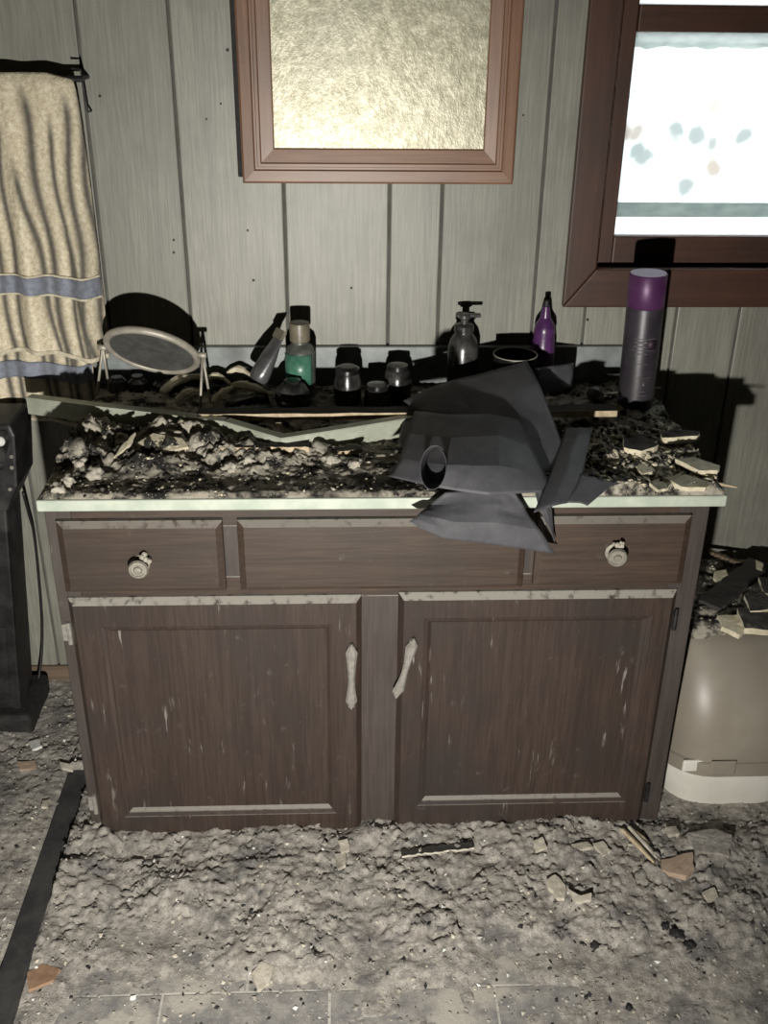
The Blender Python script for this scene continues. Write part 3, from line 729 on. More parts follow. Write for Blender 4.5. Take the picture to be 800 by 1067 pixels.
# ---------------------------------------------------------------- laths and metal trim
def board(name, a, c, wd, th, z, label, mats=('darkboard', 'lath'), tilt=0, cat='board'):
    a = np.array(a[:2]); c = np.array(c[:2]); L = float(np.hypot(*(c-a))); ang = math.atan2(*(c-a)[::-1])
    n = 22; r = random.Random(int(L*1000)); b = B()
    rings = []
    for k in range(n+1):
        x = L*k/n; e = r.uniform(-.0018, .0018); 
        rings.append([(x, -wd/2+e, 0), (x, wd/2, 0), (x, wd/2+r.uniform(-.003, .003), th), (x, -wd/2+e+.001, th+r.uniform(-.001, .0006))])
    b.loft(rings)
    for i, f in enumerate(b.f):
        ys = [b.v[j][1] for j in f]
        b.mi[i] = 1 if max(ys) < -wd/2+.006 else 0
    o = b.build(name, list(mats), loc=(float(a[0]), float(a[1]), z)); o.rotation_euler = (tilt, 0, ang); return tag(o, label, cat)
zb = ZC+.042
board('charred_lath', onZ(206, 430, zb+.010), onZ(641, 426, zb+.010), .036, .013, zb, 'long charred lath with pale front edge lying across the vanity top under the black paper')
board('broken_lath', onZ(228, 465, ZC+.034), onZ(322, 464, ZC+.034), .024, .010, ZC+.026, 'short lath with pale edge lying in the ash below the metal trim')
board('broken_lath', onZ(346, 470, ZC+.022), onZ(376, 467, ZC+.022), .020, .008, ZC+.016, 'stub of pale lath in the ash beside the black paper')
tz = ZC+.052
tp = [onZ(27, 414, tz), onZ(90, 422, tz), onZ(160, 430, tz), onZ(232, 439, tz), onZ(293, 457, tz-.006), onZ(345, 449, tz-.005), onZ(432, 435, tz-.002)]
tr = thing('metal_trim', 'pale bent metal trim strip with a V kink lying across the vanity top', 'metal trim', tuple(map(float, (tp[0][0], tp[0][1], ZC))))
o0 = np.array([tp[0][0], tp[0][1], ZC])
def sect(p0, p1, nm, mt, hgt0, hgt1):
    p0, p1 = np.array(p0)-o0, np.array(p1)-o0; d = (p1-p0); d /= np.linalg.norm(d); nrm = np.array([d[1], -d[0], 0])
    if nrm[1] > 0: nrm = -nrm
    rings = []
    for p, h in ((p0, hgt0), (p1, hgt1)):
        bk = -nrm*.022; th = nrm*.0012
        rings.append([p+(0, 0, -h), p, p+bk, p+bk+np.array([0, 0, -.0012]), p-th+np.array([0, 0, -.0012]), p-th+np.array([0, 0, -h])])
    B().loft(rings).build(nm, mt, tr)
for k in range(6):
    hs = [.036, .037, .038, .036, .007, .040, .036]
    sect(tp[k], tp[k+1], 'trim_section', 'trim', hs[k], hs[k+1])
B().tube([tp[3]-o0, tp[4]-o0, tp[5]-o0, tp[6]-o0], .0016, 6).build('trim_lip', 'trim', tr)

# ---------------------------------------------------------------- black paper sheets
def pt(e):
    x, y, k, v = e; return onZ(x, y, v) if k == 'z' else onY(x, y, v)
def sheet(name, rows, label, mat='paper', n=25, crumple=.0022, seed=0, parent=None, raw=False):
    P = np.array([[pt(e) for e in r] for r in rows]) if not raw else np.array(rows, float)
    A = interp(P, n); A = interp(A.transpose(1, 0, 2), n).transpose(1, 0, 2)
    def lin(Q):
        tt_ = np.linspace(0, len(Q)-1-1e-9, n); k = tt_.astype(int); f_ = (tt_-k).reshape((-1,)+(1,)*(Q.ndim-1)); return Q[k]*(1-f_)+Q[k+1]*f_
    Lp = lin(lin(P).transpose(1, 0, 2)).transpose(1, 0, 2); A = .15*A + .85*Lp
    base = A.reshape(-1, 3).mean(0); 
    nx = fbm(np.arange(n)[None, :]*1.0+seed*3, np.arange(n)[:, None]*1.0, 5.0, 2, seed)-.5
    A = A + nx[..., None]*crumple*2*np.array([.3, -.6, 1])
    if parent is not None: base = np.array(parent.location)
    else: base[2] = A[..., 2].min()
    V, qd = gridmesh(*(A-base).transpose(2, 0, 1))
    o = npmesh(name, V, qd, [mat], parent); 
    if parent is None: o.location = base
    o.data.set_sharp_from_angle(angle=math.radians(9))
    md = o.modifiers.new('thick', 'SOLIDIFY'); md.thickness = .0009; md.offset = 0
    if label: tag(o, label, 'paper')
    return o
z = lambda x, y, v: (x, y, 'z', v)
yy = lambda x, y, v: (x, y, 'y', v)
sheet('black_paper_sheet', [[z(420, 417, .868), z(460, 399, .885), z(505, 388, .905), z(549, 376, .925)],
                            [z(428, 424, .862), z(475, 410, .880), z(520, 404, .898), z(563, 404, .905)],
                            [z(440, 430, .858), z(490, 425, .868), z(540, 432, .878), z(578, 440, .872)],
                            [z(455, 436, .850), z(505, 440, .858), z(552, 468, .850), z(587, 470, .845)],
                            [z(470, 442, .842), z(520, 456, .846), z(560, 490, .830), z(574, 494, .825)]],
      'large black paper sheet rising to a peak at the back of the paper heap', seed=1)
sheet('black_paper_sheet', [[z(556, 384, .905), z(576, 381, .905), z(598, 378, .900)], [z(560, 398, .88), z(580, 396, .88), z(597, 392, .88)], [z(564, 412, .855), z(582, 408, .855), z(595, 404, .855)]],
      'small black paper piece standing behind the peak of the paper heap', seed=2, n=10)
main = sheet('black_paper_sheet', [[z(432, 428, .872), z(470, 432, .880), z(510, 431, .880), z(540, 438, .872)],
                            [z(424, 452, .862), z(470, 456, .882), z(520, 454, .884), z(554, 466, .866)],
                            [z(416, 478, .842), z(465, 484, .866), z(520, 486, .866), z(568, 492, .842)],
                            [z(404, 497, .818), z(455, 508, .832), z(508, 516, .830), z(576, 512, .822)]],
      'broad black paper sheet with a curled roll on the counter front', seed=3)
# curled roll in the broad sheet
cb = B(); c0 = onZ(453, 486, .868); ax = np.array([.16, .93, -.33]); ax /= np.linalg.norm(ax)
e1 = np.cross(ax, [0, 0, 1]); e1 /= np.linalg.norm(e1); e2 = np.cross(e1, ax)
rings = []
for s in np.linspace(0, 1, 8):
    ring = []
    for k in range(34):
        a = .9 + 2*PI*1.08*k/33; g = 1-.10*k/33
        ring.append(c0 + ax*(s*.075-.034+.012*math.sin(a)) + e1*(.0235*g*math.cos(a)*(1-.15*s)) + e2*(.038*g*math.sin(a)*(1-.2*s)) - np.array(main.location))
    rings.append(ring)
cb.loft(rings, False, False, False).build('curled_roll', 'paper', main, smooth=True, solid=.001)
sheet('black_paper_sheet', [[z(464, 513, .818), z(490, 511, .820), z(515, 511, .820), z(537, 513, .818)],
                            [yy(447, 526, -.585), yy(482, 526, -.590), yy(520, 526, -.590), yy(549, 532, -.585)],
                            [yy(436, 536, -.615), yy(472, 544, -.615), yy(515, 545, -.610), yy(562, 552, -.600)],
                            [yy(426, 544, -.630), yy(462, 561, -.625), yy(512, 567, -.612), yy(579, 577, -.600)]],
      'black paper flap hanging over the counter front edge above the drawers', seed=4)
sheet('black_paper_sheet', [[z(591, 446, .862), z(604, 446, .866), z(617, 447, .862)], [z(582, 468, .850), z(596, 470, .858), z(611, 474, .850)], [z(574, 492, .838), z(590, 494, .846), z(607, 497, .838)], [z(563, 518, .824), z(582, 514, .832), z(601, 511, .826)], [z(556, 534, .816), z(575, 528, .820), z(592, 524, .818)]],
      'narrow black paper strip lying on the rubble beside the broad sheet', seed=5, n=14)
sheet('black_paper_sheet', [[z(604, 494, .842), z(624, 499, .838), z(647, 503, .832)], [z(600, 507, .832), z(618, 508, .832), z(634, 508, .828)], [z(590, 523, .820), z(606, 524, .820), z(612, 527, .818)]],
      'small black paper triangle pointing to the plaster rubble on the counter edge', seed=6, n=12)
sheet('black_paper_sheet', [[yy(557, 508, -.545), yy(566, 507, -.545), yy(573, 512, -.545)], [yy(560, 525, -.572), yy(570, 530, -.575), yy(576, 540, -.572)], [yy(568, 543, -.585), yy(574, 556, -.585), yy(578, 566, -.585)]],
      'twisted black paper scrap hanging between the hanging flap and the drawer with a knob', seed=7, n=10)
sheet('black_paper_sheet', [[z(420, 440, .845), z(430, 432, .850), z(442, 430, .850)], [z(415, 458, .836), z(424, 455, .842), z(434, 452, .842)], [z(422, 474, .828), z(426, 472, .832), z(432, 470, .832)]],
      'small black paper corner beside the end of the bent metal trim', seed=8, n=10)

# ---------------------------------------------------------------- round standing mirror
pR = onY(211, 370, -.155); pL = onY(107, 362, -.105)
cM = (pR+pL)/2
mr = thing('round_mirror', 'small round tilting mirror on thin wire legs at the towel end of the vanity', 'mirror', (float(cM[0]), float(cM[1]), ZC))
L0 = np.array([cM[0], cM[1], ZC])
axm = Vector(pR-pL); half = axm.length/2; axm.normalize()
face = Vector((-axm.y, axm.x, 0)); face = Vector((axm.y, -axm.x, 0)).normalized()      # horizontal, toward the room
if face.y > 0: face = -face
el = math.radians(-46); nM = (face*math.cos(el)+Vector((0, 0, 1))*math.sin(el)).normalized()
upM = nM.cross(axm).normalized()
if upM.z < 0: upM = -upM
RM = half-.016; ctr = Vector(cM-L0)
B().tors(ctr, RM, .0075, axm, upM, 48, 10).build('mirror_rim', 'mirrormetal', mr, smooth=True)
rg = [[tuple(ctr + (RM-.002)*(math.cos(2*PI*i/48)*axm + math.sin(2*PI*i/48)*upM) + nM*s) for i in range(48)] for s in (-.003, .003)]
B().loft(rg).build('mirror_glass', 'sootmirror', mr)
fz = ZC+.016
for P, feet in ((pR, [onZ(208, 434, fz), onZ(220, 423, fz)]), (pL, [onZ(101, 410, fz+.006), onZ(114, 407, fz+.006)])):
    P = P-L0
    for ft in feet:
        ft = ft-L0; ft[2] = max(ft[2], .001)
        if ft[1]+L0[1] > -.03: ft[1] = -.03-L0[1]
        B().tube([ft, (ft+P)/2, P], .0028, 8).build('leg', 'mirrormetal', mr, smooth=True)
    B().tube([P-np.array(axm)*.010, P+np.array(axm)*.008], .0055, 10).build('pivot', 'mirrormetal', mr, smooth=True)

# ---------------------------------------------------------------- bottles, jars, can
def at(px, py, Y): p = onY(px, py, Y); return float(p[0]), float(p[2])
# green bottle
gx, _ = at(313, 380, -.10)
gb = thing('green_bottle', 'sooty bottle with green label and beige cap by the silver tube', 'bottle', (gx, -.10, ZC))
o = B().lathe([(.027, 0), (.031, .004), (.0315, .118), (.028, .130), (.017, .140), (.0165, .147)], 32).build('bottle_body', 'bottle_grey', gb); smooth_angle(o)
n = 20
B().loft([[(.0321*math.cos(a), .0321*math.sin(a), zz) for a in np.linspace(-PI*1.02, -PI*.22, n)] for zz in (.050, .121)], False, False, False).build('green_label', 'green', gb, smooth=True, solid=.0006)
o = B().lathe([(.0155, .143), (.021, .146), (.0215, .178), (.0205, .1835), (.018, .184)], 28).build('bottle_cap', 'bottle_cap', gb); smooth_angle(o)
# silver tube leaning against the bottle
t0 = onY(268, 397, -.135); t1 = onY(290, 352, -.108)
tt = thing('squeeze_tube', 'silver squeeze tube leaning against the green-labelled bottle', 'tube', tuple(map(float, t0)))
d = Vector(t1-t0); Lt = d.length; tt.rotation_euler = d.to_track_quat('Z', 'Y').to_euler()
rings = []
for s, rx, ry in ((0, .017, .017), (.07, .0215, .020), (.22, .0230, .020), (.6, .0215, .014), (.88, .0195, .006), (1.0, .0185, .0025)):
    rings.append([(rx*math.cos(2*PI*i/24), ry*math.sin(2*PI*i/24), Lt*s) for i in range(24)])
smooth_angle(B().loft(rings).build('tube_body', 'tube', tt), 50)
fl = onY(302, 349, -.108)
B().box(-.016, .022, -.003, .003, Lt-.003, Lt+.018).build('crimped_end', 'bottle_cap', tt, bevel=.001).rotation_euler = (0, 0, 0)

def jar(name, px, py, Y, prof, mat, label, cat, n=28, ang=30, capmat=None, capprof=None, facet=False, z0=ZC, group=None):
    x, _ = at(px, py, Y); t_ = thing(name, label, cat, (x, Y, z0), group=group)
    o = B().lathe(prof, n).build('body', mat, t_)
    if not facet: smooth_angle(o, ang)
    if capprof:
        o = B().lathe(capprof, n).build('shadow_lid', capmat, t_); smooth_angle(o, ang)  # dark lid standing in for the jar's shadow on the wall
    return t_
J1 = [(.02, 0), (.029, .003), (.031, .02), (.030, .05), (.024, .066), (.0005, .070)]
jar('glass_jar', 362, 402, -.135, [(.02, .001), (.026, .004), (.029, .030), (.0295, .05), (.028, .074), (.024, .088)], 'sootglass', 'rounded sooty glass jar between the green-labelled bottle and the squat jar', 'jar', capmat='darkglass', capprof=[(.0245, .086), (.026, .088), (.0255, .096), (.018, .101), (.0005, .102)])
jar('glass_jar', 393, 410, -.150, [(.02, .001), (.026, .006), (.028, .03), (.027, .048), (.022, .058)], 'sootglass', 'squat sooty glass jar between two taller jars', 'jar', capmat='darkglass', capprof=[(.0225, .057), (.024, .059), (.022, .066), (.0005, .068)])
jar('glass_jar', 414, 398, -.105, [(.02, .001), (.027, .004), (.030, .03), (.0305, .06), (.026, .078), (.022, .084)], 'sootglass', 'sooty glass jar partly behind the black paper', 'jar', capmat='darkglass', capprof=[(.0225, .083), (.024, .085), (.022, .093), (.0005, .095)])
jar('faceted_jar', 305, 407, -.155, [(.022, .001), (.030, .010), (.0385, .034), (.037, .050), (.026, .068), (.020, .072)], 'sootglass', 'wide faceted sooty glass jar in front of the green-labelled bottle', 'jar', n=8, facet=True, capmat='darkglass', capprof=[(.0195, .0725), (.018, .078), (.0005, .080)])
jar('dark_jar', 143, 392, -.055, [(.018, .0), (.022, .003), (.022, .040), (.012, .048), (.012, .054)], 'sootglass', 'slim sooty glass bottle behind the round mirror near the towel', 'bottle')
jar('dark_jar', 172, 394, -.055, [(.024, .0), (.028, .003), (.028, .036), (.020, .042)], 'sootglass', 'wide sooty glass bottle behind the middle of the round mirror', 'bottle')
jar('dark_jar', 122, 398, -.052, [(.018, .0), (.021, .003), (.021, .042), (.012, .050)], 'sootglass', 'short sooty glass bottle behind the towel-side legs of the round mirror', 'bottle')
# tumbled dark tube in front
ta = onZ(235, 425, ZC+.02); tb2 = onZ(278, 416, ZC+.025)
tag(B().tube([ta, (ta*2+tb2)/3, (ta+2*tb2)/3, tb2], [.008, .013, .015, .016], 14).build('charred_tube', 'darkglass', smooth=True), 'blackened tube lying on the vanity top below the cream flakes', 'tube')

# pump bottle
px_, _ = at(483, 350, -.075)
pb = thing('pump_bottle', 'sooty pump bottle standing at the backsplash behind the black paper', 'bottle', (px_, -.075, ZC))
smooth_angle(B().lathe([(.028, 0), (.032, .004), (.0335, .07), (.033, .122), (.028, .140), (.019, .152), (.0185, .158)], 30).build('bottle_body', 'sootglass', pb))
smooth_angle(B().lathe([(.0195, .157), (.021, .158), (.021, .170), (.018, .173), (.0075, .174), (.0075, .186)], 24).build('collar', 'sootglass', pb))
hb = B(); hb.lathe([(.010, .184), (.013, .186), (.013, .194), (.010, .196)], 20); hb.box(-.017, .034, -.006, .006, .188, .1955)
hb.build('pump_head', 'sootglass', pb, bevel=.0015)
# purple bottle
px_, _ = at(567, 345, -.055)
pu = thing('purple_bottle', 'purple plastic bottle with tapered neck and dark tip below the window', 'bottle', (px_, -.055, ZC))
smooth_angle(B().lathe([(.022, 0), (.025, .004), (.026, .09), (.0255, .120), (.022, .142), (.0235, .150), (.021, .166), (.013, .178), (.0115, .182)], 28).build('bottle_body', 'purple', pu), 50)
smooth_angle(B().lathe([(.0112, .181), (.011, .186), (.0075, .206), (.0045, .207)], 20).build('nozzle', 'purple', pu))
smooth_angle(B().lathe([(.0062, .2071), (.006, .218), (.0005, .219)], 16).build('black_tip', 'black', pu))  # small black point set above the nozzle
# open round jar (thin pale rim)
rx_, _ = at(537, 367, -.125)
rj = thing('open_jar', 'open black round jar with thin pale rim behind the paper heap', 'jar', (rx_, -.125, ZC))
smooth_angle(B().lathe([(.040, 0), (.045, .003), (.046, .122), (.0445, .122), (.0435, .006), (.0005, .005)], 36, cap1=False).build('jar_wall', 'darkglass', rj))
B().tors((0, 0, .1228), .0455, .0011, (1, 0, 0), (0, 1, 0), 40, 6).build('jar_rim', 'mirrormetal', rj, smooth=True)
# hair pick: ball on a thin rod
q = onY(620, 411, -.15)
bp = thing('ball_pin', 'thin metal rod with a grey ball lying beside the lilac spray can', 'hair pin', (float(q[0]), float(q[1]), ZC))
clb = B().lathe([(.0175*math.sin(PI*k/14)+.0002, -.0175*math.cos(PI*k/14)) for k in range(15)], 24, (0, 0, q[2]-ZC)); clb.build('ball', 'pearl', bp, smooth=True)
ra = onY(578, 424, -.17)-np.array([q[0], q[1], ZC]); rb2 = onY(688, 404, -.11)-np.array([q[0], q[1], ZC])
B().tube([ra, (0, .0, q[2]-ZC), rb2], .0014, 6).build('rod', 'mirrormetal', bp)
# small glass vial beside the paper
va = onZ(575, 408, ZC+.035); vb2 = onZ(597, 402, ZC+.035)
tag(B().tube([va, (va+vb2)/2, vb2], [.011, .012, .008], 14).build('glass_vial', 'sootglass', smooth=True), 'small sooty glass vial lying behind the paper beside the ball pin', 'vial')

# spray can (leans slightly)
b0 = onY(661, 424, -.16); t0_ = onY(676, 283, -.165)
can = thing('spray_can', 'tall lilac aerosol can with purple cap standing under the window', 'spray can', (float(b0[0]), -.16, float(b0[2])-.012))
d = Vector(t0_-b0); can.rotation_euler = d.to_track_quat('Z', 'Y').to_euler(); Lc = d.length+.010
RC = .0375
smooth_angle(B().lathe([(RC-.004, 0), (RC, .003), (RC, Lc*.76), (RC-.001, Lc*.775)], 40).build('can_body', 'can', can))
smooth_angle(B().lathe([(RC-.0006, Lc*.776), (RC+.0004, Lc*.78), (RC+.0004, Lc-.003), (RC-.002, Lc)], 40).build('can_cap', 'cancap', can))
def patch(a0, a1, z0, z1, nm, mt, off=.0007, n=12):   # print wrapped round the can; angles about -Y front
    B().loft([[((RC+off)*math.sin(a), -(RC+off)*math.cos(a), zz) for a in np.linspace(a0, a1, n)] for zz in (z0, z1)], False, False, False).build(nm, mt, can, smooth=True, solid=.0004)
can_z = can.rotation_euler.copy()
# orient so that local -Y looks at the room
mat_r = Matrix.Identity(3); zc = d.normalized(); yc = (Vector((0, 1, 0)) - zc*zc.y).normalized(); xc = yc.cross(zc)
can.rotation_euler = Matrix((xc, yc, zc)).transposed().to_euler()
for k, (a0, a1, zf0, zf1) in enumerate([(-.75, .55, .575, .580), (-.65, .05, .548, .562), (-.7, .02, .520, .530), (-.8, .6, .495, .499), (-.6, .1, .470, .476), (-.5, .2, .40, .404), (-.35, .5, .30, .303), (-.15, .25, .20, .205), (-.2, .3, .17, .174)]):
    patch(a0, a1, Lc*zf0, Lc*zf1, 'print_line', 'canprint')
# round emblem on the print
eb = B(); n = 20
for k in range(n):
    pass
ring = []
for rr in (0.0004, .011):
    ring.append([((RC+.0008)*math.sin(.38+rr*math.cos(2*PI*i/n)/RC), -(RC+.0008)*math.cos(.38+rr*math.cos(2*PI*i/n)/RC), Lc*.535+rr*math.sin(2*PI*i/n)) for i in range(n)])
eb.loft(ring, True, False).build('print_emblem', 'candark', can, smooth=True, solid=.0004)
tri = [(-.02, .245), (.13, .245), (.055, .275)]
B().add([((RC+.0008)*math.sin(a), -(RC+.0008)*math.cos(a), Lc*zf) for a, zf in tri], [(0, 1, 2)]).build('print_emblem', 'canprint', can, solid=.0004)

# ================================================================== BIN WITH HOOD
BX, BY = .775, -.272
def rr(hx, hy, cr_, zz, n=8, ox=0, oy=0):
    pts = []
    for k, (sx, sy) in enumerate(((1, 1), (-1, 1), (-1, -1), (1, -1))):
        for i in range(n):
            a = PI/2*k + PI/2*i/(n-1)
            pts.append((ox+sx*(hx-cr_)+cr_*math.cos(a), oy+sy*(hy-cr_)+cr_*math.sin(a), zz))
    return pts
bn = thing('plastic_bin', 'beige hooded plastic bin on a white base beside the vanity', 'bin', (BX, BY, 0))
smooth_angle(B().loft([rr(.135, .200, .09, 0), rr(.150, .214, .10, .010), rr(.160, .224, .105, .06), rr(.163, .227, .105, .145)]).build('bin_base', 'binbase', bn, ), 40)
def lipz(x): return .100
hood = B().loft([rr(.166, .231, .108, .128), rr(.165, .230, .108, .150), rr(.160, .222, .105, .24), rr(.153, .200, .10, .32, oy=.022), rr(.148, .178, .095, .366, oy=.044), rr(.140, .166, .088, .384, oy=.054), rr(.05, .07, .03, .388, oy=.054)], False, True)
smooth_angle(hood.build('bin_hood', 'bin', bn), 40)
lip = B().loft([rr(.169, .234, .11, .104), rr(.1695, .2345, .11, .138), rr(.1665, .2315, .109, .1395), rr(.166, .231, .109, .104)], False, False)
lip.loft([rr(.166, .231, .109, .104), rr(.169, .234, .11, .104)], False, False)
smooth_angle(lip.build('hood_lip', 'bin', bn), 40)
B().box(-.075, -.020, -.2395, -.2335, .112, .150).build('hood_clip', 'bin', bn, bevel=.004)
B().box(-.130, -.085, -.226, -.218, .112, .142).build('hood_clip', 'binbase', bn, bevel=.004)
# rubble on the bin
hb_z = .388
def hbin(x, y):
    ex = np.abs(x-BX)/.145; ey = np.abs(y-(BY+.054))/.166
    e = 1-np.maximum(ex, ey)
    h = .018*fbm(x, y, .05, 4, 61)+.008*fbm(x, y, .012, 2, 62)-.010+.008*sstep(-x, -.85, -.70)
    return np.where(e > 0, h*sstep(e, 0, .15)-.004*(1-sstep(e, 0, .12)), -.01)
X, Y = np.meshgrid(np.arange(BX-.147, BX+.147, .004), np.arange(BY-.114, BY+.222, .004)); Hh = hbin(X, Y)
V, qd = gridmesh(X, Y, hb_z+Hh, Hh > -.004)
o = stuff(npmesh('bin_debris', V, qd, ['ash_counter'])); tag(o, 'dark ash and crumbs covering the top of the plastic bin', 'debris')
tag(rubble('bin_rubble', 500, (BX-.13, BX+.13, BY-.10, BY+.19), hbin, .0018, .007, ['clod', 'plaster', 'char'], [.3, .25, .45], 9, hb_z), 'small cream and black crumbs on top of the plastic bin', 'debris')
board('charred_board', onZ(738, 632, .402), onZ(792, 588, .402), .055, .012, .398, 'charred grey board lying diagonally on top of the plastic bin', mats=('darkboard', 'darkboard'))
board('pale_slat', onZ(736, 573, .402), onZ(784, 591, .402), .012, .008, .396, 'thin pale slat lying behind the charred board on the bin', mats=('brownwood', 'brownwood'))
for pts, zz, th, lab, td in [([(744, 596), (756, 594), (759, 602), (748, 606), (743, 601)], .402, .008, 'round cream plaster lump by itself on the bin next to the vanity', False),
                             ([(747, 642), (770, 641), (780, 652), (771, 660), (752, 652)], .396, .012, 'cream plaster piece at the front rim of the bin', False),
                             ([(768, 634), (800, 640), (806, 655), (776, 652)], .404, .016, 'dark plaster slab with cream edge in front on the bin', True),
                             ([(775, 620), (795, 618), (812, 632), (782, 634)], .420, .012, 'dark curled plaster slab resting on another slab on the bin', True),
                             ([(790, 602), (806, 604), (815, 618), (797, 616)], .430, .011, 'uppermost leaning plaster slab on the bin pile', True),
                             ([(787, 584), (795, 587), (794, 594), (788, 592)], .402, .010, 'small white plaster crumb at the far end of the charred board', False)]:
    pxflake('plaster_piece', pts, zz, th, lab, 'plaster', topdark=td, seed=int(zz*1000)+len(lab), rot=(.12, -.06, 0) if td else (.1, 0, 0))

# ================================================================== CHARRED METAL HEATER AT THE LEFT
ht = thing('metal_heater', 'charred black sheet-metal heater with rivets standing against the wall below the towel', 'heater', (-.90, -.17, 0))
def hp_(x, z_): return (x+.90, z_)
B().prism_y([hp_(-1.06, .60), hp_(-.792, .60), hp_(-.760, .66), hp_(-.748, .775), hp_(-.755, .80), hp_(-1.06, .80)], -.035, .095).build('upper_case', 'charmetal', ht, bevel=.006)
B().prism_y([hp_(-1.05, .07), hp_(-.842, .07), hp_(-.797, .5995), hp_(-1.05, .5995)], -.020, .090).build('lower_case', 'charmetal', ht, bevel=.005)
B().prism_y([hp_(-1.03, .10), hp_(-.862, .10), hp_(-.842, .30), hp_(-1.03, .34)], -.0235, -.0195).build('front_panel', 'charmetal', ht, bevel=.001)
B().box(-.17, .085, -.045, .13, .0, .069).build('foot', 'char', ht, bevel=.012, seg=3)
for x, zz in ((-.765, .705), (-.776, .655), (-.762, .73)):
    B().lathe([(.0045, 0), (.004, .002), (.0005, .003)], 12).build('rivet', 'dustmetal', ht, loc=(x+.90, -.0355, zz)).rotation_euler = (PI/2, 0, 0)
B().lathe([(.011, 0), (.0105, .006), (.006, .010), (.0005, .011)], 18).build('dial_knob', 'white', ht, loc=(-.779+.90, -.0355, .766)).rotation_euler = (PI/2, 0, 0)
B().prism_y([hp_(-1.0, .70), hp_(-.785, .70), hp_(-.758, .77), hp_(-.762, .79), hp_(-1.0, .79)], -.0385, -.0352).build('badge_plate', 'sootglass', ht)
cp = [onY(24, 513, -.10), onY(30, 535, -.07), onY(36, 560, -.04), onY(42, 620, -.025), onY(44, 660, -.025), onY(42, 695, -.05), onY(36, 722, -.08), onY(24, 748, -.12)]
cp = interp(np.array(cp), 40); cp[:, 2] = np.maximum(cp[:, 2], .02)
tag(B().tube(list(cp), .0035, 8).build('power_cord', 'black', smooth=True), 'black cord running down the wall between the heater and the vanity', 'cord')

# ================================================================== FLOOR STRIP AND FLOOR DEBRIS
tag(B().box(-.699, -.651, -1.9, -.20, .0, .022).build('threshold_strip', 'strip', bevel=.002), 'flat black threshold strip on the floor between the vanity and the heater', 'floor strip')
struct(B().box(RX0, -.70, RY0, -.0, -.0039, .004).build('floor_side', 'tile'))

def hfloor(x, y):
    f1 = fbm(x, y, .16, 4, 31)
    t = .030*sstep(y, -1.02, -.66) + .006
    t = t*(.35+1.1*f1)
    t = t - .0125*sstep(-y, .80, .96)*(.5+.5*sstep(.55-f1, 0, .1)) + .005*(fbm(x, y, .035, 4, 401)-.5)*sstep(-y, .75, .9)
    bare = np.exp(-(((x+.045)/.045)**2+((y+.76)/.09)**2)) + np.exp(-(((x+.42)/.10)**2+((y+.80)/.05)**2))*.8 + np.exp(-(((x-.25)/.12)**2+((y+.86)/.03)**2))*.6
    t = t - .018*np.clip(bare, 0, 1)
    amp = sstep(t, .002, .022)
    h = t + amp*.013*(fbm(x, y, .05, 4, 91)-.5)
    for k, (sz, hh, lo) in enumerate(((.10, .006, .48), (.07, .006, .53), (.05, .005, .5), (.085, .006, .56), (.036, .0045, .5), (.028, .004, .55), (.06, .005, .6))):
        h = h + .55*hh*(ledge(x+.3*k, y, sz, 200+10*k, lo, .03)-.4)*(.12+.88*amp)
    # torn cracks between clods, only along stretches
    c1 = np.abs(fbm(x, y, .075, 4, 301)-.5); c2 = np.abs(fbm(x, y, .05, 4, 311)-.5)
    on = sstep(fbm(x, y, .06, 3, 321), .52, .60); on2 = sstep(fbm(x, y, .05, 3, 331), .54, .62)
    h = h - amp*(.012*(1-sstep(c1, .003, .016))*on + .009*(1-sstep(c2, .003, .016))*on2)
    e1, e2, q, q2, q3, ex, ey = vor(x+.006*vnoise(x/.01, y/.01, 6), y, .014, 19)
    h = h + (.2+.8*amp)*(.006*q**2*np.clip(1-(e1/.6)**2, 0, 1)) + .005*(fbm(x, y, .012, 3, 8)-.5)*(.4+.6*amp)
    # ash pushed up against the vanity and round the bin, thin over the strip
    h = h + .012*np.exp(-((y+.575)/.025)**2)*(np.abs(x) < .62)*fbm(x, y, .03, 3, 44)
    h = np.where(x > .56, h*(1-.62*sstep(x, .56, .62)*sstep(y, -.62, -.50)), h)
    h = np.where((x > -.703) & (x < -.646), np.where(y < -.35, np.minimum(h, .0195+.006*(fbm(x, y, .03, 3, 71)-.62)), h), h)
    h = np.where(x < -.70, .010+h*.45, h)
    return h
xs = np.arange(-1.12, 1.12, .0042); ys = np.arange(-1.20, -.004, .0042)
X, Y = np.meshgrid(xs, ys); H = hfloor(X, Y)
inv = (X > XL+.03) & (X < XR-.03) & (Y > FY+.03)
V, qd = gridmesh(X, Y, np.maximum(H, -.003), (H > -.002) & ~inv)
fd = stuff(npmesh('floor_debris', V, qd, ['ash'])); tag(fd, 'crusty grey-beige wet ash and plaster dust spread over the floor', 'debris')
# coarse ash on the rest of the floor
X, Y = np.meshgrid(np.arange(RX0+.01, RX1, .03), np.arange(RY0+.01, -1.19, .03))
H2 = .010*fbm(X, Y, .2, 4, 31)-.006
V, qd = gridmesh(X, Y, H2, H2 > -.004)
o = stuff(npmesh('floor_ash', V, qd, ['ash'])); tag(o, 'thin grey ash film on the floor in front of the debris', 'debris')
fden = lambda x, y: np.where((x > XL) & (x < XR) & (y > FY-.01), 0, np.where((x < -.645) & (x > -.705), .15, .8))
o = rubble('floor_rubble', 15000, (-1.05, 1.05, -1.05, -.05), hfloor, .0012, .0075, ['ash', 'clod', 'plaster_dusty', 'char', 'white'], [.52, .20, .10, .12, .06], 12, 0, dens=fden)
tag(o, 'fine pale and black crumbs strewn over the floor ash', 'debris')

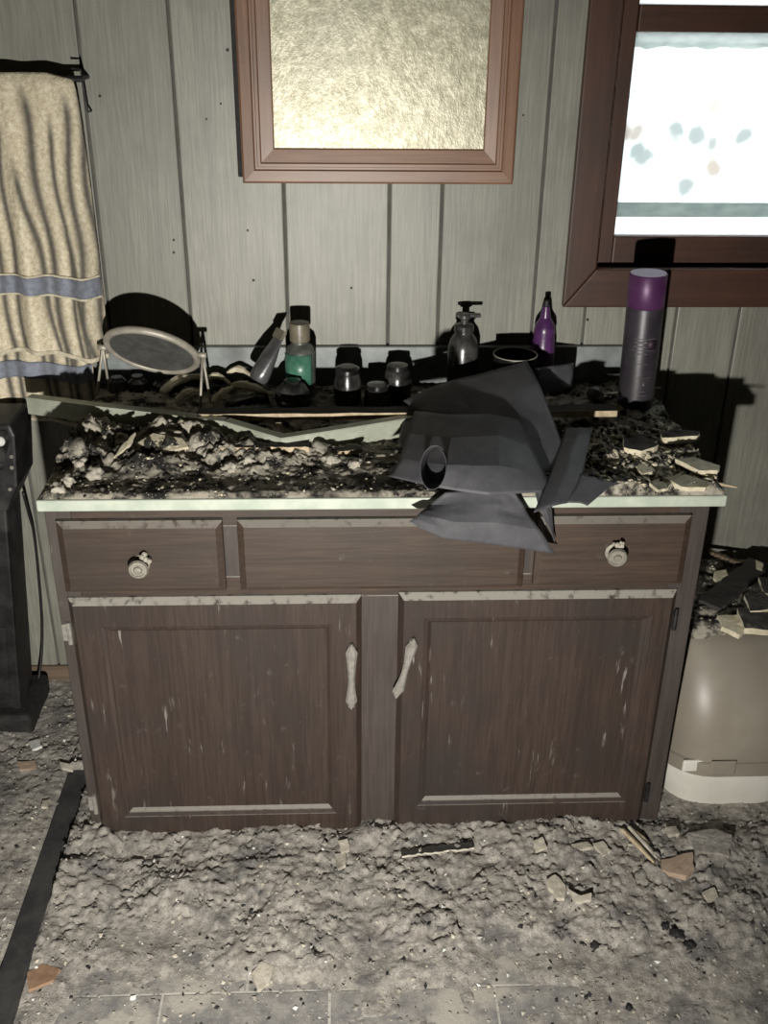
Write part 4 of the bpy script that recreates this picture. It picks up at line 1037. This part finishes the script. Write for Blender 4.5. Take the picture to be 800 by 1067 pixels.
def fh(px, py):
    p = onZ(px, py, .02); return max(0.0, float(hfloor(np.array([[p[0]]]), np.array([[p[1]]]))[0, 0]))
chips = [
 ([(28, 1012), (44, 1003), (63, 1010), (56, 1022), (30, 1032)], .006, 'orange', 'orange tile shard on the floor at the black threshold strip', 'tile'),
 ([(262, 1014), (272, 1002), (285, 1006), (280, 1024), (268, 1032)], .007, 'plaster', 'cream plaster chip lying alone on the grey brick tiles', 'plaster'),
 ([(352, 876), (362, 874), (364, 884), (356, 888)], .008, 'plaster', 'cream chip touching the vanity foot below the middle stile', 'plaster'),
 ([(349, 889), (360, 887), (360, 902), (352, 906)], .007, 'plaster', 'cream chip just in front of the one at the vanity foot', 'plaster'),
 ([(568, 918), (578, 911), (589, 922), (588, 936), (580, 935)], .009, 'plaster', 'pale pointed plaster shard on the ash before the door with the crooked handle', 'plaster'),
 ([(591, 926), (600, 933), (616, 930), (616, 937), (600, 939)], .008, 'plaster', 'crescent-shaped pale shard beside the pointed plaster shard', 'plaster'),
 ([(591, 879), (612, 877), (618, 883), (600, 887)], .007, 'plaster', 'flat pale flake in the ash close under the crooked-handle door', 'plaster'),
 ([(617, 879), (628, 876), (636, 886), (628, 891)], .007, 'plaster', 'pale flake next to the flat one under the crooked-handle door', 'plaster'),
 ([(555, 876), (565, 872), (570, 882), (558, 886)], .008, 'plaster', 'small cream lump in the ash below the crooked-handle door', 'plaster'),
 ([(688, 895), (722, 888), (724, 906), (715, 914), (690, 906)], .012, 'tan', 'tan square tile piece near the splinters beside the vanity corner by the bin', 'tile'),
 ([(731, 930), (744, 924), (748, 933), (738, 940)], .008, 'plaster', 'small white plaster crumb past the tan tile piece', 'plaster'),
 ([(715, 868), (745, 864), (762, 870), (760, 890), (725, 885)], .014, 'ash', 'grey broken slab half buried in ash in front of the bin', 'plaster'),
 ([(30, 772), (41, 769), (44, 778), (34, 782)], .007, 'white', 'white chip on the ash at the foot of the heater', 'plaster'),
 ([(18, 794), (36, 792), (38, 801), (20, 802)], .006, 'tan', 'pinkish flat chip on the ash between heater and strip', 'plaster'),
 ([(62, 794), (77, 797), (76, 802), (64, 800)], .006, 'plaster', 'slim pale chip next to the top of the black strip', 'plaster'),
 ([(44, 834), (52, 832), (50, 842), (43, 841)], .006, 'plaster', 'pale chip on the ash between the black strip and the room side of the heater', 'plaster'),
 ([(693, 862), (704, 860), (708, 868), (697, 870)], .008, 'plaster', 'cream crumb wedged between the vanity corner and the bin', 'plaster'),
]
for i, (pts, th, mt, lab, cat) in enumerate(chips):
    cx = sum(p[0] for p in pts)/len(pts); cy = sum(p[1] for p in pts)/len(pts)
    pxflake('floor_chip', pts, fh(cx, cy)+.002, th, lab, cat, mats=(('plaster_dusty' if mt == 'plaster' else mt),)*2, seed=60+i, rot=(.08*((i*7) % 3-1), .06*((i*5) % 3-1), 0))
for i, (a, c, r) in enumerate([((648, 866), (680, 905), .005), ((655, 864), (689, 903), .0045), ((662, 868), (676, 884), .004)]):
    A = onZ(*a, .045); C_ = onZ(*c, .03); A[2] = max(fh(*a), .03)+.012; C_[2] = fh(*c)+.006
    tag(B().tube([A, (A+C_)/2+np.array([0, 0, .002]), C_], [r, r*1.1, r*.6], 5).build('wood_splinter', 'lath' if i != 1 else 'clod'), 'pale wood splinter lying in the ash by the vanity corner near the bin', 'splinter', 'splinters by the vanity corner')
board('floor_slat', onZ(418, 886, .045), onZ(493, 878, .045), .018, .004, max(fh(418, 886), fh(460, 882), fh(493, 878))+.001, 'dark flat slat with pale edge on the ash at the foot of the crooked-handle door', mats=('darkboard', 'plaster_dusty'))
for i, (px, py, s) in enumerate([(693, 964, .008), (705, 972, .012), (620, 985, .009), (607, 983, .007), (718, 985, .009), (655, 1050, .006)]):
    clod('char_lump', px, py, fh(px, py), s, 70+i, 'black charred lump on the pale floor ash away from the vanity', 'charred lumps on the floor', 'char', .6, 'char')
